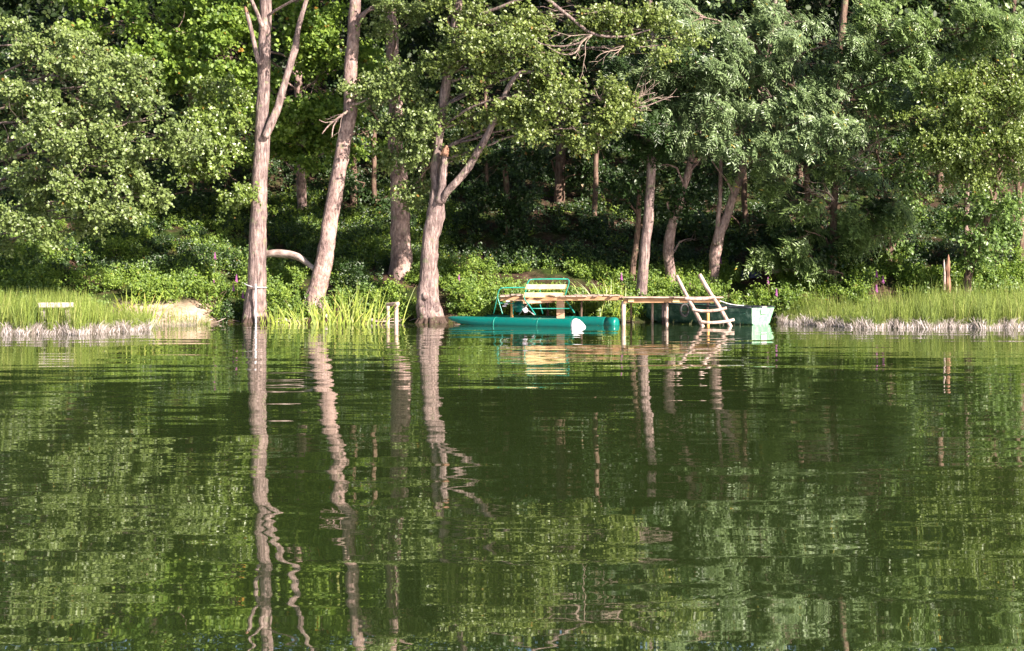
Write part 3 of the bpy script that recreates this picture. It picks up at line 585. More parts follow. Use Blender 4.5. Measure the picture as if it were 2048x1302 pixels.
# ---- understory and wood behind
BG = [
 ('young dark green tree left of the pedal boat seat in the shade', [(1018, 540, 17), (1018, 480, 16), (1017, 430, 14), (1010, 330, 10)], [(1000, 320, 75, 55), (1050, 300, 60, 45), (985, 400, 45, 60), (1040, 390, 55, 60), (1050, 460, 35, 35)], 48.5, 'dark'),
 ('thin dark stem in the gap right of the forked trunk', [(975, 470, 9), (974, 400, 8), (972, 300, 7), (970, 150, 6)], [(930, 250, 50, 40), (990, 270, 60, 40), (940, 120, 90, 60)], 53, 'dark'),
 ('stout black trunk deep in the shade above the pedal boat seat', [(1120, 440, 24), (1120, 380, 22), (1122, 300, 20), (1125, 180, 18)], [(1130, 310, 70, 45), (1180, 350, 55, 40), (1110, 130, 110, 80), (1210, 300, 45, 60), (1210, 140, 80, 80)], 52, 'dark'),
 ('small pale stem between the leaning trunk and the ivy-touched trunk', [(707, 420, 15), (707, 370, 13), (708, 300, 11), (712, 200, 9)], [(690, 360, 40, 30), (700, 290, 45, 40), (720, 380, 35, 20)], 52, 'dark'),
 ('narrow dim stem just left of the ivy-touched trunk', [(748, 415, 11), (748, 350, 10), (750, 260, 9)], [(745, 260, 40, 40), (760, 400, 30, 30)], 52, 'dark'),
 ('leafy dark sapling under the feathery ash', [(1560, 560, 10), (1562, 480, 8), (1565, 400, 6)], [(1550, 400, 70, 45), (1560, 470, 60, 50), (1590, 340, 60, 50), (1620, 400, 50, 60), (1500, 450, 40, 60), (1530, 520, 50, 35)], 46.5, 'dark'),
 ('dark trunk left of the pale shrub at the right-hand reeds', [(1620, 590, 13), (1619, 530, 13), (1618, 450, 12), (1612, 330, 10)], [(1610, 460, 55, 45), (1640, 500, 45, 40), (1680, 330, 55, 40), (1720, 400, 60, 40)], 44.8, 'dark'),
 ('blue-green low tree spreading left of the black hollow at right', [(1780, 540, 10), (1778, 470, 9), (1770, 380, 7)], [(1740, 440, 60, 35), (1790, 430, 45, 30), (1800, 480, 40, 26), (1700, 460, 50, 30), (1780, 350, 55, 40), (1830, 300, 50, 45), (1750, 300, 50, 40)], 46, 'pale'),
 ('dim tree filling the shade behind the far left crown', [(230, 450, 16), (232, 350, 15), (235, 200, 12)], [(200, 300, 130, 80), (320, 380, 60, 40), (60, 330, 120, 120), (80, 150, 130, 100), (420, 380, 50, 35)], 50, 'dark'),
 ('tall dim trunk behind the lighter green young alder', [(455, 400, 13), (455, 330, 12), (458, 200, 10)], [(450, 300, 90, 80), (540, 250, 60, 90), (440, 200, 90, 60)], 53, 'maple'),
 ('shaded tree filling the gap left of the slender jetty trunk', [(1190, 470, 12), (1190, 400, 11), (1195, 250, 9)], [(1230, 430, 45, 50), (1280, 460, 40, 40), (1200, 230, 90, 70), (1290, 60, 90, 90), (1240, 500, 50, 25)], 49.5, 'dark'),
 ('dark tree behind the curved trunk above the ladder', [(1490, 500, 13), (1490, 420, 12), (1485, 300, 10)], [(1420, 420, 60, 55), (1480, 350, 60, 50), (1380, 120, 110, 100), (1520, 480, 50, 50), (1450, 500, 50, 30), (1350, 480, 40, 40)], 50, 'dark'),
 ('leafy tree at the right edge under the olive crown', [(2045, 540, 14), (2040, 440, 13), (2035, 330, 10)], [(2020, 400, 45, 45), (2030, 480, 40, 45), (1990, 430, 26, 40), (2000, 520, 40, 26), (1960, 300, 60, 60)], 44.6, 'pale'),
 ('dark trunk inside the black hollow at right', [(1880, 450, 15), (1880, 380, 14), (1876, 270, 12)], [(1870, 250, 90, 70), (1960, 200, 110, 90), (1840, 130, 100, 70), (1990, 350, 60, 40)], 53, 'dark'),
 ('dim trunk behind the feathery ash crown', [(1600, 440, 14), (1600, 330, 13), (1600, 180, 11)], [(1600, 230, 130, 100), (1500, 130, 120, 90), (1720, 200, 110, 90), (1650, 400, 80, 50)], 54, 'dark'),
 ('dim trunk seen between the ivy-touched trunk and the forked trunk', [(845, 440, 12), (845, 350, 11), (848, 200, 9)], [(840, 240, 80, 90), (880, 400, 40, 30), (760, 200, 80, 110)], 54, 'dark'),
]
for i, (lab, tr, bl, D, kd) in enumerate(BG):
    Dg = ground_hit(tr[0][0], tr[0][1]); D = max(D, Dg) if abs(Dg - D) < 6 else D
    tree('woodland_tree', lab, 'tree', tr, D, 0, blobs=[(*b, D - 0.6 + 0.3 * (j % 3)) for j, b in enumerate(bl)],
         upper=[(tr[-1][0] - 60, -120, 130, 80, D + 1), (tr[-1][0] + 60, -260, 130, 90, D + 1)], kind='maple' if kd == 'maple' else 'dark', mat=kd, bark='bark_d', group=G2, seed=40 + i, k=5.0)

# ---- the wood far up the slope, one mass
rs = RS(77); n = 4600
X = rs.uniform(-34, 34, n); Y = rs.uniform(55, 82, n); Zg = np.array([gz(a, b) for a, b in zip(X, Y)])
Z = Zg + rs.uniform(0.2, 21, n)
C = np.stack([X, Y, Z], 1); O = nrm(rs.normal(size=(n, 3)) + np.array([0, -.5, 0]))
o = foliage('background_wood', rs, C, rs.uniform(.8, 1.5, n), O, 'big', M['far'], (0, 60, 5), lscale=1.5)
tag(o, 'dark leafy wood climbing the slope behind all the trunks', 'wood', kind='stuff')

# ------------------------------------------------------------------ ground cover
rs = RS(5)
def herb_points(n, y0, y1, thr, sunny=True):
    P = []
    while len(P) < n:
        x = rs.uniform(-18.5, 18.5); d = y0 + (y1 - y0) * rs.uniform() ** 1.3; y = shore(x) + d
        if abs(x) > 0.41 * y: continue
        v = fbm(x * 0.55, y * 0.55, 3, 3)
        if sunny and x > -2.2 and d > 3.6 and rs.uniform() < .88: continue
        if v < thr: continue
        if -12.4 < x < -9.2 and d < 1.9: continue
        P.append((x, y, d, v))
    return np.array(P)
def ground_cover(name, label, n, y0, y1, thr, hgt, mat, lsc, kind='herb'):
    P = herb_points(n, y0, y1, thr, mat != 'dark')
    z = np.array([gz(a, b) for a, b in P[:, :2]])
    hh = hgt * (0.35 + 0.65 * rs.uniform(size=n)) * np.clip(0.7 + P[:, 3] * 1.4, .3, 1.6)
    C = np.stack([P[:, 0], P[:, 1], z + hh * 0.55], 1)
    O = nrm(rs.normal(size=(n, 3)) * .5 + np.array([0, -.3, .8]))
    o = foliage(name, rs, C, np.clip(hh * 0.9, .12, .6), O, kind, M[mat], (0, 44, 1), lscale=lsc)
    return tag(o, label, 'ground cover', kind='stuff')
ground_cover('undergrowth', 'bright green nettles and herbs covering the lower bank', 1150, 0.35, 3.8, -0.05, 0.32, 'herb', 1.0)
ground_cover('slope_plants', 'sunlit low green plants scattered up the slope between the trunks', 2600, 2.6, 11, -0.10, 0.22, 'herb', 1.0)
ground_cover('nettles', 'darker nettles growing among the bank herbs', 550, 0.5, 6, 0.0, 0.45, 'pale', 1.15)
ground_cover('low_ground_cover', 'low green plants, coloured dark for shade, creeping up the slope', 3600, 3.8, 19, -0.45, 0.36, 'dark', 1.1)

def grass_tufts():
    rs = RS(66); Vv, Ff, T = [], [], []
    P = herb_points(900, .1, 8, -.25)
    for x, y, d, v in P:
        z = gz(x, y) - .02
        for k in range(9):
            a = rs.uniform(0, 6.28); H = rs.uniform(.12, .34); ln = rs.uniform(.1, .6) * H; w = rs.uniform(.003, .007); b = len(Vv); x0 = x + rs.normal() * .07; y0 = y + rs.normal() * .07
            for t in (0, .5, 1):
                cx = x0 + math.cos(a) * ln * t * t; cy = y0 + math.sin(a) * ln * t * t; ww = w * (1 - t * .9)
                Vv += [(cx - ww, cy, z + H * t * (1 - .25 * t)), (cx + ww, cy, z + H * t * (1 - .25 * t))]
            Ff += [(b, b + 1, b + 3, b + 2), (b + 2, b + 3, b + 5, b + 4)]; q = rs.uniform(); T += [q, q]
    o = np_mesh('grass', Vv, Ff, M['iris'], (0, 44, 1), None, {'tint': ('FACE', T)}); tag(o, 'thin grass tufts growing on the bank', 'grass', kind='stuff')
grass_tufts()
def bush(lab, px, py, rx, ry, mat, kind='herb', q=1.0, i=0, lsc=1.0):
    ry *= .82; py += 5; rx *= .9
    D = ground_hit(px, py + ry * 0.75); rs = RS(200 + i)
    D = max(D, shore((px - 1024) / FPX * 42) + .15)
    c = W(px, py, D); ax, az = rx * S(D), ry * S(D)
    base = Vector((c.x, c.y, gz(c.x, c.y)))
    t = thing('bush', base, lab, 'bush', 'bushes along the bank')
    n = int(10 * q * math.pi * ax * az) + 8
    d = nrm(rs.normal(size=(n, 3))); r = rs.uniform(0.1, 1, (n, 1)) ** 0.5
    pos = d * r * np.array([ax, min(ax, .8), az]) * rs.uniform(.8, 1.15, (n, 1))
    C = np.array(c) + pos; C[:, 2] = np.maximum(C[:, 2], base.z + .08)
    foliage('foliage', rs, C, rs.uniform(.14, .3, n), nrm(d * .7 + np.array([0, -.1, .6])), kind, M[mat], base, t, lsc)
    mb = MB()
    for k in range(7):
        e = Vector(C[rs.randint(n)]); m = (base + e) * .5 + Vector(rs.normal(size=3) * .06)
        limb(mb, [(base - Vector((0, 0, .1)), .012), (m, .009), (e, .004)], 4, .2, 0, .03, k)
    mb.build('stem', M['bark_d'], t, True)
BUSH = [
 ('pale leafy bush under the big left crown near the left edge', 60, 505, 75, 42, 'herb'), ('sprawling bright bush above the left-hand reeds', 170, 560, 75, 34, 'herb'),
 ('green bush above the sandy shore', 310, 575, 62, 34, 'herb'), ('low bush halfway up the left slope', 240, 500, 60, 30, 'herb'), ('dark green bush right of the sandy shore', 425, 590, 42, 40, 'herb'),
 ('small dark bush in front of the roped trunk, on its left', 460, 625, 28, 22, 'dark'), ('green bush between the roped trunk and the leaning trunk', 578, 595, 36, 42, 'herb'),
 ('dark broad-leaved bush right of the leaning trunk', 720, 560, 48, 36, 'dark'), ('bush behind the small post stool', 770, 595, 42, 36, 'herb'), ('bush at the foot of the ivy-touched trunk, on its left', 745, 500, 42, 36, 'herb'),
 ('bright green bush between the forked trunk and the pedal boat', 935, 585, 42, 42, 'herb'), ('yellow-green bush up the bank behind the pedal boat', 950, 530, 50, 30, 'herb'), ('small bush beside the left end of the jetty', 1000, 590, 30, 30, 'herb'),
 ('bush growing right behind the middle of the jetty', 1215, 580, 36, 28, 'herb'), ('ivy-green bush right of the slender jetty trunk', 1322, 570, 28, 34, 'herb'), ('bush between the two ladder rails', 1385, 580, 32, 28, 'herb'),
 ('large bright bush behind the rowing boat', 1450, 590, 56, 28, 'herb'), ('yellow-green bush above the rowing boat stern', 1520, 592, 42, 26, 'herb'),
 ('pale silvery shrub above the right-hand reeds', 1680, 530, 62, 40, 'pale'), ('sunlit shrub up the slope right of the pale shrub', 1780, 520, 50, 26, 'herb'), ('low bush in the reeds below the pale shrub', 1700, 580, 50, 22, 'herb'),
 ('bush beside the broken stump, on its left', 1830, 560, 48, 24, 'herb'), ('bush behind the leaning trunk near the right edge', 1985, 545, 42, 32, 'herb'), ('yellowish bush at the very right edge', 2035, 530, 34, 40, 'herb'),
 ('dark bush at the top of the bank above the fallen bleached log', 590, 465, 56, 26, 'dark'), ('dim bush left of the roped trunk up the slope', 420, 510, 50, 28, 'dark')]
for i, b in enumerate(BUSH): bush(b[0], *b[1:6], i=i)

# ------------------------------------------------------------------ reeds
def reeds(name, label, n, xs, y_of, h_of, seed, mat='reed'):
    rs = RS(seed); px = rs.uniform(xs[0], xs[1], n); u = rs.uniform(size=n)
    D0, D1 = zip(*[y_of(p) for p in px]); D1 = np.array(D1); D0 = np.array(D0) + .45 * np.sin(px * .031) * np.sin(px * .083 + 1); D = D0 + (D1 - D0) * u ** 1.3
    X = (px - 1024) / FPX * D; zb = np.array([max(-0.25, gz(a, b)) for a, b in zip(X, D)]) - .03
    H = np.array([h_of(p) for p in px]) * rs.uniform(.42, 1.15, n) * (0.93 + .07 * u)
    ln = rs.normal(size=(n, 2)) * .12; tint = rs.uniform(0, 1, n)
    tint = np.clip(tint * .75 + .25 * np.sin(px * .05 + D * 3) * .5 + .1, 0, 1)
    V, F, T, HH = [], [], [], []; w = rs.uniform(.003, .007, n)
    ang = rs.uniform(-.9, .9, n); cx, cy = np.cos(ang) * w, np.sin(ang) * w
    rows = []
    for k, (t, ww) in enumerate(((0, 1.1), (.35, 1.0), (.7, .8), (1, .15))):
        c = np.stack([X + ln[:, 0] * t * t * H, D + ln[:, 1] * t * t * H, zb + H * t], 1)
        o_ = np.stack([cx, cy, cx * 0], 1) * ww
        rows += [c - o_, c + o_]
    V = np.stack(rows, 1).reshape(-1, 3)
    f = np.array([[0, 1, 3, 2], [2, 3, 5, 4], [4, 5, 7, 6]]); F = (f[None] + (np.arange(n) * 8)[:, None, None]).reshape(-1, 4)
    T = np.repeat(tint, 3)
    def hfun(z): return z
    HV = V[:, 2].copy()
    # side whorls on the upper part
    m = 7; tt = rs.uniform(.32, .95, (n, m)); c = np.stack([X[:, None] + ln[:, :1] * tt ** 2 * H[:, None], D[:, None] + ln[:, 1:] * tt ** 2 * H[:, None], zb[:, None] + H[:, None] * tt], 2)
    a = rs.uniform(0, 6.28, (n, m)); L = rs.uniform(.05, .13, (n, m)) * (1.2 - tt)
    dv = np.stack([np.cos(a), np.sin(a), np.full_like(a, 1.3)], 2) * L[..., None]
    sd = np.stack([-np.sin(a) * .0035, np.cos(a) * .0035, a * 0], 2) + np.array([.002, 0, 0])
    Q = np.stack([c - sd, c + sd, c + dv + sd * .3, c + dv - sd * .3], 2).reshape(-1, 3)
    F2 = (np.array([[0, 1, 2, 3]])[None] + (np.arange(n * m) * 4)[:, None, None]).reshape(-1, 4) + len(V)
    Vall = np.concatenate([V, Q]); HV = np.concatenate([HV, Q[:, 2]])
    Fall = np.concatenate([F, F2]); Tall = np.concatenate([T, np.repeat(tint, m)])
    h = np.clip((HV + .06 - .07 * np.sin(Vall[:, 0] * 2.3) - .07 * np.sin(Vall[:, 0] * 7.1)) / .38, 0, 1)
    o = np_mesh(name, Vall, Fall, M[mat], (float(X.mean()), float(D.mean()), 0), None, {'tint': ('FACE', Tall), 'h': ('POINT', h)})
    return tag(o, label, 'reeds', kind='stuff')
def lerp(a, b, t): return a + (b - a) * t
reeds('reeds', 'fuzzy green reeds with bleached stems standing in the water at left', 7000, (-40, 300), lambda p: (lerp(33.8, 36.3, sm(150, 300, p)), lerp(39.5, 40.0, sm(0, 300, p))),
      lambda p: lerp(1.28, .72, sm(150, 260, p)), 31)
reeds('reeds', 'sparse thin reeds in the water before the sandy shore', 420, (230, 420), lambda p: (lerp(36, 40.3, sm(230, 420, p)), 41.0), lambda p: .55, 32)
reeds('reeds', 'long band of feathery green reeds along the right-hand shore', 11000, (1555, 2080), lambda p: (lerp(41.2, 37.6, sm(1555, 1750, p)), lerp(42.8, 42.6, sm(1600, 1700, p))),
      lambda p: lerp(.35, .8, sm(1550, 1640, p)) + .42 * sm(1640, 1900, p), 33)
def stubble(label, n, xs, front, seed):
    rs = RS(seed); Vv, Ff, T, H_ = [], [], [], []
    for i in range(n):
        px = rs.uniform(*xs); D = front(px) + .45 * math.sin(px * .031) * math.sin(px * .083 + 1) + rs.uniform(-.35, .6); x = (px - 1024) / FPX * D
        h = rs.uniform(.06, .25) * (1 + .4 * math.sin(px * .11)); w = rs.uniform(.004, .009); lx = rs.normal() * .35 * h; ly = rs.normal() * .3 * h; b = len(Vv); q = rs.uniform(.12, .85)
        kx = lx * rs.uniform(.2, 1.8)
        Vv += [(x - w, D, -.03), (x + w, D, -.03), (x + lx - w, D + ly, h * .7), (x + lx + w, D + ly, h * .7), (x + lx + kx - w * .3, D + ly * 1.4, h), (x + lx + kx + w * .3, D + ly * 1.4, h)]
        Ff += [(b, b + 1, b + 3, b + 2), (b + 2, b + 3, b + 5, b + 4)]; T += [q, q]
    o = np_mesh('dead_reed_stubble', Vv, Ff, M['reed'], (float(Vv[0][0]), float(Vv[0][1]), 0), None, {'tint': ('FACE', T), 'h': ('POINT', [0.0] * len(Vv))}); tag(o, label, 'dead reeds', kind='stuff')
stubble('bleached broken reed stubble at the foot of the left-hand reeds', 1900, (-30, 300), lambda p: lerp(33.8, 36.3, sm(150, 300, p)) - .1, 71)
stubble('bleached broken reed stubble along the foot of the right-hand reeds', 2500, (1562, 2075), lambda p: lerp(41.2, 37.6, sm(1555, 1750, p)) - .1, 72)
reeds('reeds', 'few pale reed stems poking out of the water by the jetty posts', 60, (1225, 1500), lambda p: (39.2, 41), lambda p: .42, 34)

# ---- iris clumps
def iris(label, px, py, rx, hpx, n, seed, D=None):
    rs = RS(seed); D = D or ground_hit(px, py); c = W(px, py, D); base = Vector((c.x, c.y, max(0, gz(c.x, c.y))))
    rows = []; T = []
    Vv = []; Ff = []
    for i in range(n):
        x0 = base.x + rs.normal() * rx * .45 * S(D); y0 = base.y + rs.normal() * .25; zz = max(gz(x0, y0), -.2) - .02
        H = hpx * S(D) * rs.uniform(.45, 1.15); lean = rs.normal() * .35 + (x0 - base.x) * .35; ly = rs.normal() * .2; w = rs.uniform(.010, .020); cur = rs.uniform(.3, 1.4)
        b = len(Vv)
        for k in range(7):
            t = k / 6; ww = w * (1 - t ** 2.2 * .95); zt = zz + H * (t - .22 * abs(lean) * cur * t ** 3)
            x = x0 + lean * H * (t * .5 + cur * .5 * t ** 2.4); y = y0 + ly * H * t * t
            Vv += [(x - ww, y - ww * .3, zt), (x + ww, y + ww * .3, zt)]
            if k: Ff.append((b + 2 * k - 2, b + 2 * k - 1, b + 2 * k + 1, b + 2 * k)); T.append(min(1, rs.uniform() * .98))
    o = np_mesh('iris_clump', Vv, Ff, M['iris'], tuple(base), None, {'tint': ('FACE', T)})
    return tag(o, label, 'plant', 'clumps of long-bladed waterside plants')
iris('tall yellow-green blades rising from the water in front of the leaning trunk', 645, 652, 90, 60, 130, 51, 40.6)
iris('arching long-bladed clump left of the small post stool', 705, 651, 75, 92, 80, 52, 40.8)
iris('long-bladed clump growing on the sandy shore behind the reeds', 272, 625, 55, 72, 60, 53, 40.2)
iris('long green blades standing behind the jetty posts', 1212, 625, 60, 72, 60, 54, 42.5)
iris('small tuft of blades at the foot of the roped trunk', 548, 648, 30, 36, 30, 55, 41.6)
iris('thin tall blades leaning beside the right-hand leaning trunk', 1925, 565, 40, 66, 14, 56, 42.8)

# ---- loosestrife
FL = [(430, 515, 40), (428, 568, 30), (467, 578, 34), (486, 592, 34), (473, 560, 30), (1243, 556, 30), (1441, 524, 30), (1553, 588, 22), (1753, 550, 26), (1766, 562, 22), (1753, 580, 20), (1380, 575, 20), (918, 560, 14), (1536, 565, 26)]
FLAB = ['topmost purple flower spike left of the roped trunk', 'purple flower spike above the dark bush right of the sandy shore', 'purple flower spike close left of the roped trunk base',
        'purple flower spike touching the left side of the roped trunk', 'purple flower spike over the shoulder of the others left of the roped trunk', 'purple flower spike left of the slender jetty trunk',
        'purple flower spike beside the twin-stemmed ash base', 'purple flower spike just above the rowing boat stern', 'tallest purple flower spike among the right-hand reeds',
        'purple flower spike close right of the tallest one in the right-hand reeds', 'lowest purple flower spike among the right-hand reeds', 'purple flower spike between the ladder rails', 'tiny purple flower between the forked trunk and the pedal boat', 'thin purple spike behind the rowing boat']
for i, (px, py, h) in enumerate(FL):
    D = ground_hit(px, py + h) - .35; rs = RS(300 + i); p = W(px, py, D); b = Vector((p.x + .02, D, gz(p.x, D)))
    t = thing('flowering_plant', b, FLAB[i], 'flower', 'purple loosestrife on the bank')
    mb = MB(); mb.tube([b - Vector((0, 0, .05)), (b + p) * .5 + Vector((.02, 0, 0)), p], [.007, .006, .005], 5); mb.build('stem', M['stem'], t, True)
    mb = MB()
    for k in range(22):
        tt = k / 22; a = k * 2.4; q = p + Vector((math.cos(a) * .025 * (1 - tt * .7), math.sin(a) * .025 * (1 - tt * .7), -.06 + tt * .24)); e = .014 * (1.2 - tt * .7)
        mb.box(q, (e, 0, e * .4), (0, e, 0), (-e * .4, 0, e * .8))
    mb.build('flower', M['purple'], t)

# ------------------------------------------------------------------ fallen logs, stump, bundle, stones
mb = MB(); D = 44.2
limb(mb, tube_path([(505, 512, 10), (545, 507, 14), (575, 509, 15), (592, 513, 14), (608, 522, 12), (628, 538, 11)], D, -.8), 10, .06, .35, .02, 3)
single(mb, 'fallen_log', M['log'], tuple(W(565, 512, D)), 'bleached fallen log arching between the roped trunk and the leaning trunk', 'log', smooth=True)
mb = MB(); D = ground_hit(1570, 548)
limb(mb, tube_path([(1530, 546, 8), (1570, 541, 9), (1602, 542, 8)], D, -.4), 10, .08, .15, .01, 5)
single(mb, 'fallen_log', M['peeled'], tuple(W(1570, 542, D)), 'reddish log lying on bare soil above the rowing boat stern', 'log', smooth=True)
D = 42.6; b = W(1893, 576, D); b.z = gz(b.x, D)
t = thing('tree_stump', b, 'splintered broken stump standing in front of the right-hand wood', 'stump')
mb = MB(); limb(mb, tube_path([(1895, 585, 13), (1895, 560, 12), (1896, 540, 10), (1897, 525, 7), (1897, 509, 1.5)], D), 9, .05, .5, 0, 2); mb.build('trunk', M['torn'], t)
mb = MB(); limb(mb, tube_path([(1889, 580, 5), (1889, 550, 4.5), (1888, 530, 4), (1888, 519, 1)], D - .15), 7, .05, .3, 0, 4); mb.build('splinter', M['log'], t)
# navy bundle
D = ground_hit(1500, 553); c = W(1500, 549, D); mb = MB(); rows = []
for i in range(9):
    u = i / 8 * 2 - 1; row = []
    for k in range(11):
        a = math.pi * k / 10; h = (1 - abs(u) ** 2.4) ** .5
        row.append((c.x + u * .42 + .05 * math.sin(a * 3), c.y - math.cos(a) * .3 * (h + .1), c.z - .12 + math.sin(a) * .26 * h * (1 + .25 * noise.noise(Vector((u * 2, a, 1))))))
    rows.append(row)
mb.quadstrip(rows)
single(mb, 'covered_bundle', M['tarp'], (c.x, c.y, c.z - .12), 'navy tarpaulin heap in the shade behind the large bush', 'tarpaulin', smooth=True)
# stones and driftwood along the waterline
rs = RS(9)
for i, (px, py, r, lab) in enumerate([(392, 556, 11, 'round boulder half buried in the bank above the dark bush'), (652, 632, 6, 'small pale stone at the water behind the iris blades'), (745, 640, 5, 'small stone at the water left of the post stool'),
                                      (568, 640, 6, 'small stone at the water right of the roped trunk')]):
    D = ground_hit(px, py + r * .6); c = W(px, py, D); R = r * S(D); mb = MB(); rows = []
    for j in range(9):
        ph = math.pi * j / 8 - math.pi / 2; row = []
        for k in range(13):
            a = 2 * math.pi * (k % 12) / 12; d = Vector((math.cos(a) * math.cos(ph), math.sin(a) * math.cos(ph), math.sin(ph) * .75))
            row.append(c + d * R * (1 + .25 * noise.noise(d * 1.6 + Vector((i * 5, 0, 0)))))
        rows.append(row)
    mb.quadstrip(rows); single(mb, 'stone', M['stone'], tuple(c), lab, 'stone', smooth=True)
n = 0
for i in range(26):
    px = rs.choice([rs.uniform(390, 480), rs.uniform(535, 620), rs.uniform(740, 830), rs.uniform(885, 1000), rs.uniform(1150, 1250)])
    if i == 0: dm = MB()
    X0 = (px - 1024) / FPX * 42; y = shore(X0) + rs.uniform(-.25, .25); z = max(0.01, gz(X0, y)) + .02; L = rs.uniform(.15, .5); a = rs.uniform(-.6, .6)
    dm.tube([(X0 - L * math.cos(a), y - L * math.sin(a), z), (X0, y, z + rs.uniform(0, .08)), (X0 + L * math.cos(a), y + L * math.sin(a), z + rs.uniform(0, .15))], [.006, .012, .005], 5)
o = dm.build('driftwood_litter', M['log'], None, True); tag(o, 'tangle of washed-up sticks along the waterline', 'driftwood', kind='stuff')
fm = []; ff = []; ft = []
for i in range(420):
    px = rs.uniform(380, 1560); D = 41.6 - abs(rs.normal()) * 1.1; X0 = (px - 1024) / FPX * D; r = rs.uniform(.012, .045)
    b = len(fm); fm += [(X0 - r, D, .004), (X0, D - r * .6, .005), (X0 + r, D, .004), (X0, D + r * .6, .005)]; ff.append((b, b + 1, b + 2, b + 3)); ft.append(rs.uniform())
o = np_mesh('floating_leaves', fm, ff, M['iris'], (0, 41, 0), None, {'tint': ('FACE', ft)}); tag(o, 'fallen leaf bits floating near the bank', 'floating leaves', kind='stuff')

# ------------------------------------------------------------------ rope on the tall alder
c = W(511, 573, 42.0); t = thing('mooring_rope', c, 'pale rope looped round the tall trunk and hanging to the water', 'rope')
mb = MB(); pts = []
for k in range(29):
    a = 2 * math.pi * k / 28; pts.append(c + Vector((math.cos(a) * .335, math.sin(a) * .33, -.06 * math.cos(a) + .03 * math.cos(2 * a) - .02 * math.sin(a))))
mb.tube(pts, .016, 6); mb.build('loop', M['rope'], t, True)
mb = MB(); pts = [W(511, 568 + k * 4.6, 41.58 - .004 * k) + Vector((.012 * math.sin(k * .9), 0, 0)) for k in range(18)]
mb.tube(pts, [.028 + .004 * (k % 2) for k in range(18)], 8); mb.build('hanging_end', M['rope'], t, True)

# ------------------------------------------------------------------ small seats
D = 34.35; b = W(112, 650, D); b.z = 0
t = thing('fishing_bench', b, 'small pale wooden bench standing in the left-hand reeds', 'bench')
mb = MB(); c = W(112, 610, D); mb.box(c, (.40, .015, 0), (0, .14, 0), (0, 0, .06)); mb.build('seat', M['grey'], t, bevel=.008)
for px in (87, 136):
    mb = MB(); p = W(px, 614, D); mb.box((p.x, D, (p.z - .06 - .45) / 2), (.055, 0, 0), (0, .04, 0), (0, 0, (p.z - .06 + .45) / 2)); mb.build('leg', M['grey'], t, bevel=.006)
D = 40.9; b = W(785, 646, D); b.z = 0
t = thing('post_stool', b, 'two short peeled posts carrying a log crosspiece, left of the swollen trunk', 'stool')
for px, w_, top in ((776, 7, 612), (792.5, 8.5, 610)):
    mb = MB(); limb(mb, [(Vector((W(px, 600, D).x, D, -.5)), w_ * .5 * S(D)), (W(px, top, D), w_ * .48 * S(D))], 10, .1, .06, 0, px); mb.build('leg', M['peeled'], t, True)
mb = MB(); a = W(773, 609, D + .25); e = W(796, 607.5, D - .18); limb(mb, [(a, .05), (e, .062)], 10, .1, .08, 0, 3); mb.build('seat', M['peeled'], t, True)

# ------------------------------------------------------------------ pedal boat
F_ = Vector((.84, -.5426, 0)); A_ = Vector((.5426, .84, 0)); B0 = Vector((2.07, 38.35, 0)); SEP = 1.9
def pb(px, py, b):
    k = (px - 1024) / FPX; o = B0 + A_ * b; a = (k * o.y - o.x) / (F_.x - k * F_.y); p = o + F_ * a
    return Vector((p.x, p.y, CH + (HZ - py) / FPX * p.y))
def LP(a, b, z): return B0 + F_ * a + A_ * b + Vector((0, 0, z))
pc = LP(-2.4, SEP / 2, 0)
t = thing('pedal_boat', pc, 'teal pedal boat with two long pontoons and a slatted wooden seat', 'pedal boat')
HL = 4.75
for b in (0, SEP):
    mb = MB(); st = [(-HL, .02, .19), (-HL + .12, .06, .17), (-HL + .5, .12, .12), (-HL + 1.1, .16, .075), (-HL + 1.8, .185, .05), (-2, .195, .04), (-.42, .195, .04), (-.36, .19, .04)]
    mb.tube([LP(a, b, z) for a, r, z in st], [r for a, r, z in st], 20); p = mb.build('pontoon', M['teal'], t, True)
    mb = MB(); st = [(-.37, .196, .04), (-.33, .198, .04), (-.25, .18, .03), (-.14, .125, .01), (-.03, .05, -.02), (.02, .008, -.03)] if b == 0 else [(-.37, .195, .04), (-.10, .19, .04), (-.04, .17, .04), (-.02, .12, .04), (-.015, .01, .04)]
    mb.tube([LP(a, b, z) for a, r, z in st], [r for a, r, z in st], 18); mb.build('end_cap', M['white'] if b == 0 else M['teal'], p, True)
    for a in (-1.5, -3.0):
        mb = MB(); mb.tube([LP(a - .012, b, .042), LP(a + .012, b, .042)], .1985, 20); mb.build('seam', M['tealtube'], p, True)
# seat frame (U tube) : near side px rows, far side offset
def utube(name, near, far, r=.016, mat='tealtube', par=None):
    n1 = [pb(x, y, bb) for x, y, bb in near]; n2 = [pb(x, y, bb) for x, y, bb in far]
    pts = spline([(p, r) for p in n1 + n2], .05); mb = MB(); mb.tube([p for p, _ in pts], r, 8); return mb.build(name, M[mat], par or t, True)
bn, bf = .12, SEP - .12
utube('seat_frame', [(1071, 630, bn), (1060, 613, bn), (1049, 598, bn), (1050, 588, bn), (1055, 566, bn), (1059, 561, bn + .05), (1066, 558.5, bn + .18)],
      [(1128, 558, bf - .16), (1136, 559, bf - .03), (1138, 565, bf), (1131, 588, bf), (1129, 596, bf), (1138, 609, bf), (1149, 626, bf)], .019)
utube('front_rail', [(1005, 628, bn), (999, 608, bn), (995, 593, bn), (998, 581, bn), (1002, 577, bn + .04), (1009, 575.5, bn + .15)], [(1072, 575, bf - .16), (1079, 577, bf - .02), (1080, 584, bf), (1080, 600, bf), (1086, 628, bf)], .016)
def bar(name, p, q, r, mat, par=None):
    mb = MB(); mb.tube([p, (Vector(p) + Vector(q)) * .5, q], r, 8); return mb.build(name, M[mat], par or t, True)
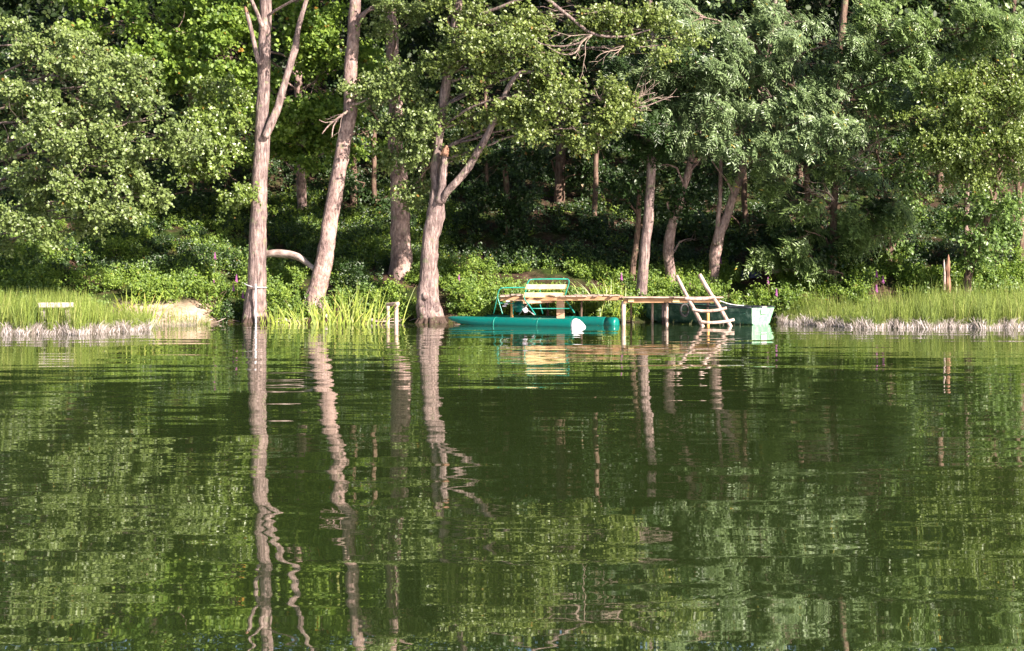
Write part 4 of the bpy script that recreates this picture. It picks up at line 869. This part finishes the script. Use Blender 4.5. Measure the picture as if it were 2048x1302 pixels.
bar('crossbar', pb(1064, 617, bn), pb(1142, 617, bf), .013, 'tealtube'); bar('crossbar', pb(997, 606, bn), pb(1040, 608, bn + .8), .012, 'tealtube')
bar('strut', pb(1026, 600, .35), pb(1026, 629, .35), .014, 'tealtube'); bar('strut', pb(987, 628, bn), pb(995, 593, bn), .012, 'tealtube')
bar('strut', pb(1080, 609, .9), pb(1085, 627, 1.1), .012, 'tealtube')
bar('pedal_shaft', pb(1038, 629, .3), pb(1062, 601, .3), .012, 'metal'); bar('pedal_shaft', pb(1044, 612, .32), pb(1069, 630, .32), .014, 'metal')
# planks: quad between the two sides of the frame
def plank(name, x0, x1, y0, y1, mat, th=.022, fwd=0.0, lean=0.0, par=None):
    """x0/x1: (top,bottom) px at near and far side, y0/y1 top and bottom rows"""
    a, b = pb(x0[0], y0[0], bn - .05), pb(x0[1], y1[0], bn - .05); c, d = pb(x1[0], y0[1], bf + .05), pb(x1[1], y1[1], bf + .05)
    cen = (a + b + c + d) / 4; ax = ((c + d) - (a + b)) / 4; az = ((a + c) - (b + d)) / 4; n = ax.cross(az).normalized() * th * .5
    mb = MB(); mb.box(cen + n * fwd, ax, n, az); o = mb.build(name, M[mat], par or t, bevel=.004)
    return o
plank('back_slat', (1054, 1051), (1135, 1132), (569.5, 569.5), (579, 578.5), 'fresh', fwd=-2.5)
plank('back_slat', (1050, 1046.5), (1130, 1127), (586, 586), (595, 595.5), 'fresh', fwd=-2.5)
# seat planks lie flat in front of the back
for k in range(3):
    zc = pb(1050, 601, bn).z; a0 = (pb(1047, 601, bn) - B0).dot(F_) - .08 - .15 * k
    mb = MB(); mb.box(LP(a0, SEP / 2, zc), F_ * .065, A_ * .88, Vector((0, 0, .014))); mb.build('seat_slat', M['seatw'], t, bevel=.004)
mb = MB(); a0 = (pb(1047, 601, bn) - B0).dot(F_); mb.box(LP(a0 + .02, SEP / 2, zc - .055), F_ * .015, A_ * .88, Vector((0, 0, .035))); mb.build('seat_beam', M['seatw'], t, bevel=.004)
mb = MB()
for yy in (602, 606.5, 611): 
    c = pb(1016 - (yy - 602) * .8, yy + 1, .4); mb.box(c, F_ * .02 + A_ * .05, A_ * .03, Vector((0, 0, .022)))
mb.build('pedal', M['lilac'], t, bevel=.004)
mb = MB(); c = pb(1051, 620, .35); mb.box(c, (F_ * .04 + Vector((0, 0, -.05))), A_ * .06, Vector((.03, 0, .03))); mb.build('pedal', M['lilac'], t, bevel=.004)
mb = MB(); c = pb(1037, 613, .75); mb.tube([c - A_ * .03, c + A_ * .03], .17, 18); mb.tube([c - A_ * .3, c + A_ * .3], .03, 10); mb.build('paddle_wheel', M['teal'], t, True)

# ------------------------------------------------------------------ jetty
jc = W(1250, 648, 40.6); jc.z = 0
j = thing('jetty', jc, 'weathered plank jetty on posts between the pedal boat and the rowing boat', 'jetty')
ZD = .80; rs = RS(61)
def deckpt(px, D): return (px - 1024) / FPX * D
# right section: long planks parallel to the shore
for k in range(7):
    D = 39.95 + k * .21; x0 = deckpt(1240, D) + rs.uniform(-.04, .06); x1 = deckpt(1452 - (8 if k else 0), D) + rs.uniform(-.12, .05)
    mb = MB(); mb.box(((x0 + x1) / 2, D, ZD + rs.uniform(-.006, .01)), ((x1 - x0) / 2, 0, rs.uniform(-.012, .012)), (0, .094, 0), (0, 0, .017)); mb.build('deck_plank', M['deck'], j, bevel=.004)
# left section: shorter cross planks lying over two long beams, a little crooked
xs = deckpt(1000, 41.0); xe = deckpt(1240, 40.3); n = 22
for k in range(n):
    x = xs + (xe - xs) * (k + .5) / n; mb = MB(); tz = .04 * noise.noise(Vector((x * .8, 0, 0)))
    mb.box((x, 41.3 + rs.uniform(-.05, .05), ZD + .055 + tz + rs.uniform(-.01, .014)), ((xe - xs) / n * .47, rs.uniform(-.006, .006), rs.uniform(-.008, .008)), (0, 1.05 + rs.uniform(-.05, .05), rs.uniform(-.01, .01)), (0, 0, .016)); mb.build('deck_plank', M['deck'], j, bevel=.004)
for (xa, xb, D, z, mt) in ((1000, 1246, 40.35, ZD - .03, 'beam'), (1000, 1246, 42.1, ZD - .03, 'beam'), (1247, 1440, 40.02, ZD - .085, 'beam'), (1250, 1440, 41.0, ZD - .085, 'beam')):
    mb = MB(); x0, x1 = deckpt(xa, D), deckpt(xb, D); mb.box(((x0 + x1) / 2, D, z), ((x1 - x0) / 2, 0, .01), (0, .035, 0), (0, 0, .06)); mb.build('beam', M[mt], j, bevel=.005)
for px, z, mt in ((1262, ZD - .08, 'fresh'), (1352, ZD - .09, 'fresh')):
    mb = MB(); mb.box((deckpt(px, 39.96), 40.45, z), (.085 if px < 1300 else .10, 0, 0), (0, .5, 0), (0, 0, .045)); mb.build('cross_beam', M[mt], j, bevel=.005)
for px, wpx, D, mt, top in ((1247, 9, 40.1, 'peeled', ZD - .1), (1262, 4, 40.9, 'bark_d', ZD - .1), (1305, 5, 40.9, 'peeled', ZD - .15), (1327, 8, 40.3, 'bark', ZD - .15), (1334, 6, 40.15, 'peeled', ZD - .15), (1163, 4, 40.6, 'bark_d', ZD - .1), (1024, 6, 40.7, 'orange', ZD - .1), (1050, 5, 42, 'bark_d', ZD - .1), (1095, 6, 41.8, 'bark_d', ZD - .1), (1416, 6, 40.9, 'bark', ZD - .1)):
    mb = MB(); x = deckpt(px, D); limb(mb, [(Vector((x + rs.uniform(-.02, .02), D, -.9)), wpx * .5 * S(D)), (Vector((x, D, top)), wpx * .47 * S(D))], 10, .1, .08, 0, px); mb.build('post', M[mt], j, True)
mb = MB(); D = 40.8; mb.box((deckpt(1121, D), D, .32), (.12, 0, 0), (0, .03, 0), (0, 0, .40)); mb.build('support_board', M['seatw'], j, bevel=.006)
mb = MB(); D = 39.98; limb(mb, [(Vector((deckpt(1416, 39.8), 39.8, -.6)), .045), (Vector((deckpt(1416, 39.8), 39.8, .36)), .043)], 10, .1, .05, 0, 8); mb.build('post', M['orange'], j, True)

# ------------------------------------------------------------------ ladder
D0, D1 = 39.75, 39.15      # depth at top and bottom
lc = W(1425, 648, D1); lc.z = 0
l = thing('ladder', lc, 'rough peeled-log ladder leaning from the jetty into the water', 'ladder')
def lr(px, py):
    k = (py - 548) / 100; return W(px, py, D0 + (D1 - D0) * k)
for rows in ([(1353, 551, 6.3), (1366, 576, 6.4), (1378, 600, 6.8), (1390, 623, 7), (1402, 646, 7.4), (1411, 664, 7)], [(1399, 549, 7.2), (1412, 572, 7), (1425, 594, 7), (1440, 617, 7), (1455, 642, 7), (1466, 662, 6.8)]):
    mb = MB(); limb(mb, [(lr(x, y), w_ * .58 * S(D0)) for x, y, w_ in rows], 10, .08, .14, .014, rows[0][0]); mb.build('rail', M['peeled'], l, True)
for rows in ([(1368, 596, 6), (1385, 597.5, 6.6), (1410, 597, 6.6), (1429, 593.5, 6)], [(1383, 618.5, 5), (1405, 621.5, 6), (1432, 620, 6), (1452, 615.5, 5.6)], [(1399, 642.5, 5.6), (1420, 645, 6), (1448, 643, 6), (1467, 639, 5.8)]):
    mb = MB(); limb(mb, [(lr(x, y) - Vector((0, .1, 0)), w_ * .5 * S(D0)) for x, y, w_ in rows], 10, .06, .10, .006, rows[0][0]); mb.build('rung', M['peeled'], l, True)

# ------------------------------------------------------------------ rowing boat
tr0 = W(1497, 646, 40.0); tr0.z = 0               # near lower corner of the transom
ax = Vector((-.76, .65, 0)).normalized(); lt = Vector((.65, .76, 0)).normalized(); BL = 4.3; BW = 1.45
cen = tr0 + lt * BW * .45 + ax * 0; t = thing('rowing_boat', cen, 'dark green rowing boat with a scuffed pale transom moored behind the ladder', 'boat')
def half(u): return BW / 2 * (1 - .10 * (1 - u) ** 2) * (1 - u ** 3.2) ** .75 if u < 1 else 0
def sheer(u): return .50 + .18 * u ** 2
def keel(u): return -.10 + .32 * max(0, u - .75) ** 1.5 * 4
nu, nv = 22, 8
def ring(u, inset=0.0, side=1):
    h = half(u) - inset; pts = []
    for k in range(nv + 1):
        v = k / nv                                    # 0 keel -> 1 sheer
        w_ = h * (.70 * sm(0, .22, v) + .30 * v); z = keel(u) + (sheer(u) - keel(u)) * (v ** 1.1) + inset * .8 * (1 - v)
        pts.append(cen + ax * (BL * u - .0 + .10 * (-v) * (1 - u)) + lt * side * max(0, w_) * 1.0 + Vector((0, 0, z)))
    return pts
for s_ in (-1, 1): pass
mb = MB()
for s_ in (-1, 1): mb.quadstrip([ring(i / nu, 0, s_) for i in range(nu + 1)])
hull = mb.build('hull', M['hull'], t, True)
mb = MB()
for s_ in (-1, 1): mb.quadstrip([ring(i / nu * .985 + .008, .028, s_) for i in range(nu + 1)])
mb.build('lining', M['hull'], t, True)
mb = MB(); L_ = ring(0, 0, -1); R_ = ring(0, 0, 1)
for dz, nm in ((0, 0),):
    rowsF = [[L_[k] - ax * .012, R_[k] - ax * .012] for k in range(nv + 1)]; rowsB = [[R_[k] + ax * .03, L_[k] + ax * .03] for k in range(nv + 1)]
    mb.quadstrip(rowsF); mb.quadstrip(rowsB)
    mb.quadstrip([[L_[k] - ax * .012, L_[k] + ax * .03] for k in range(nv + 1)]); mb.quadstrip([[R_[k] + ax * .03, R_[k] - ax * .012] for k in range(nv + 1)])
trm = mb.build('transom', M['transom'], t)
top = (L_[nv] + R_[nv]) * .5
mb = MB(); mb.box(top - ax * .03 + Vector((0, 0, -.105)), lt * .15, ax * .012, Vector((0, 0, .075))); mb.build('motor_pad', M['white'], trm, bevel=.004)
mb = MB(); mb.box(top - ax * .015 + Vector((0, 0, .012)), lt * .13, ax * .05, Vector((0, 0, .03))); mb.build('motor_clamp_plate', M['metal'], trm, bevel=.004)
for s_ in (-1, 1):
    mb = MB(); pts = [ring(i / nu, 0, s_)[nv] + Vector((0, 0, .012)) + lt * s_ * .012 for i in range(nu + 1)]; mb.tube(pts, .027, 8); mb.build('gunwale', M['gunwale'], t, True)
mb = MB(); mb.box(top + Vector((0, 0, .014)), lt * (BW * .42), ax * .03, Vector((0, 0, .016))); mb.build('transom_cap', M['gunwale'], t, bevel=.004)
mb = MB(); pts = [ring(i / nu, -.012, -1)[nv - 2] for i in range(1, nu)]; mb.tube(pts, .014, 6); mb.build('rubbing_strake', M['hull'], t, True)
for u in (.22, .52):
    mb = MB(); mb.box(cen + ax * BL * u + Vector((0, 0, .36)), lt * (half(u) - .05), ax * .12, Vector((0, 0, .014))); mb.build('thwart', M['seatw'], t, bevel=.004)
# tyre fender on the jetty
c = W(1369, 620, 39.98); mb = MB(); rows = []
for i in range(29):
    a = 2 * math.pi * (i % 28) / 28; row = []
    for k in range(11):
        b = 2 * math.pi * (k % 10) / 10; r = .135 + .036 * math.cos(b)
        row.append(c + Vector((r * .92 * math.cos(a), .05 * math.sin(b) * 1.2 + .12 * math.cos(a) * .5, r * 1.25 * math.sin(a))))
    rows.append(row)
mb.quadstrip(rows); single(mb, 'tyre_fender', M['rubber'], tuple(c), 'black rubber tyre hanging under the jetty beside the ladder', 'tyre', smooth=True)
mb = MB(); a = W(1434, 599, 40.3); e = W(1488, 611, 40.35); pts = [a.lerp(e, k / 10) - Vector((0, 0, .05 * math.sin(math.pi * k / 10))) for k in range(11)]
mb.tube(pts, .014, 6); single(mb, 'mooring_line', M['rope'], tuple(a), 'slack pale line from the jetty end to the rowing boat', 'rope', smooth=True)
bpy.context.view_layer.update()
print('LEAVES', LEAFCOUNT[0], 'OBJS', len(bpy.data.objects))
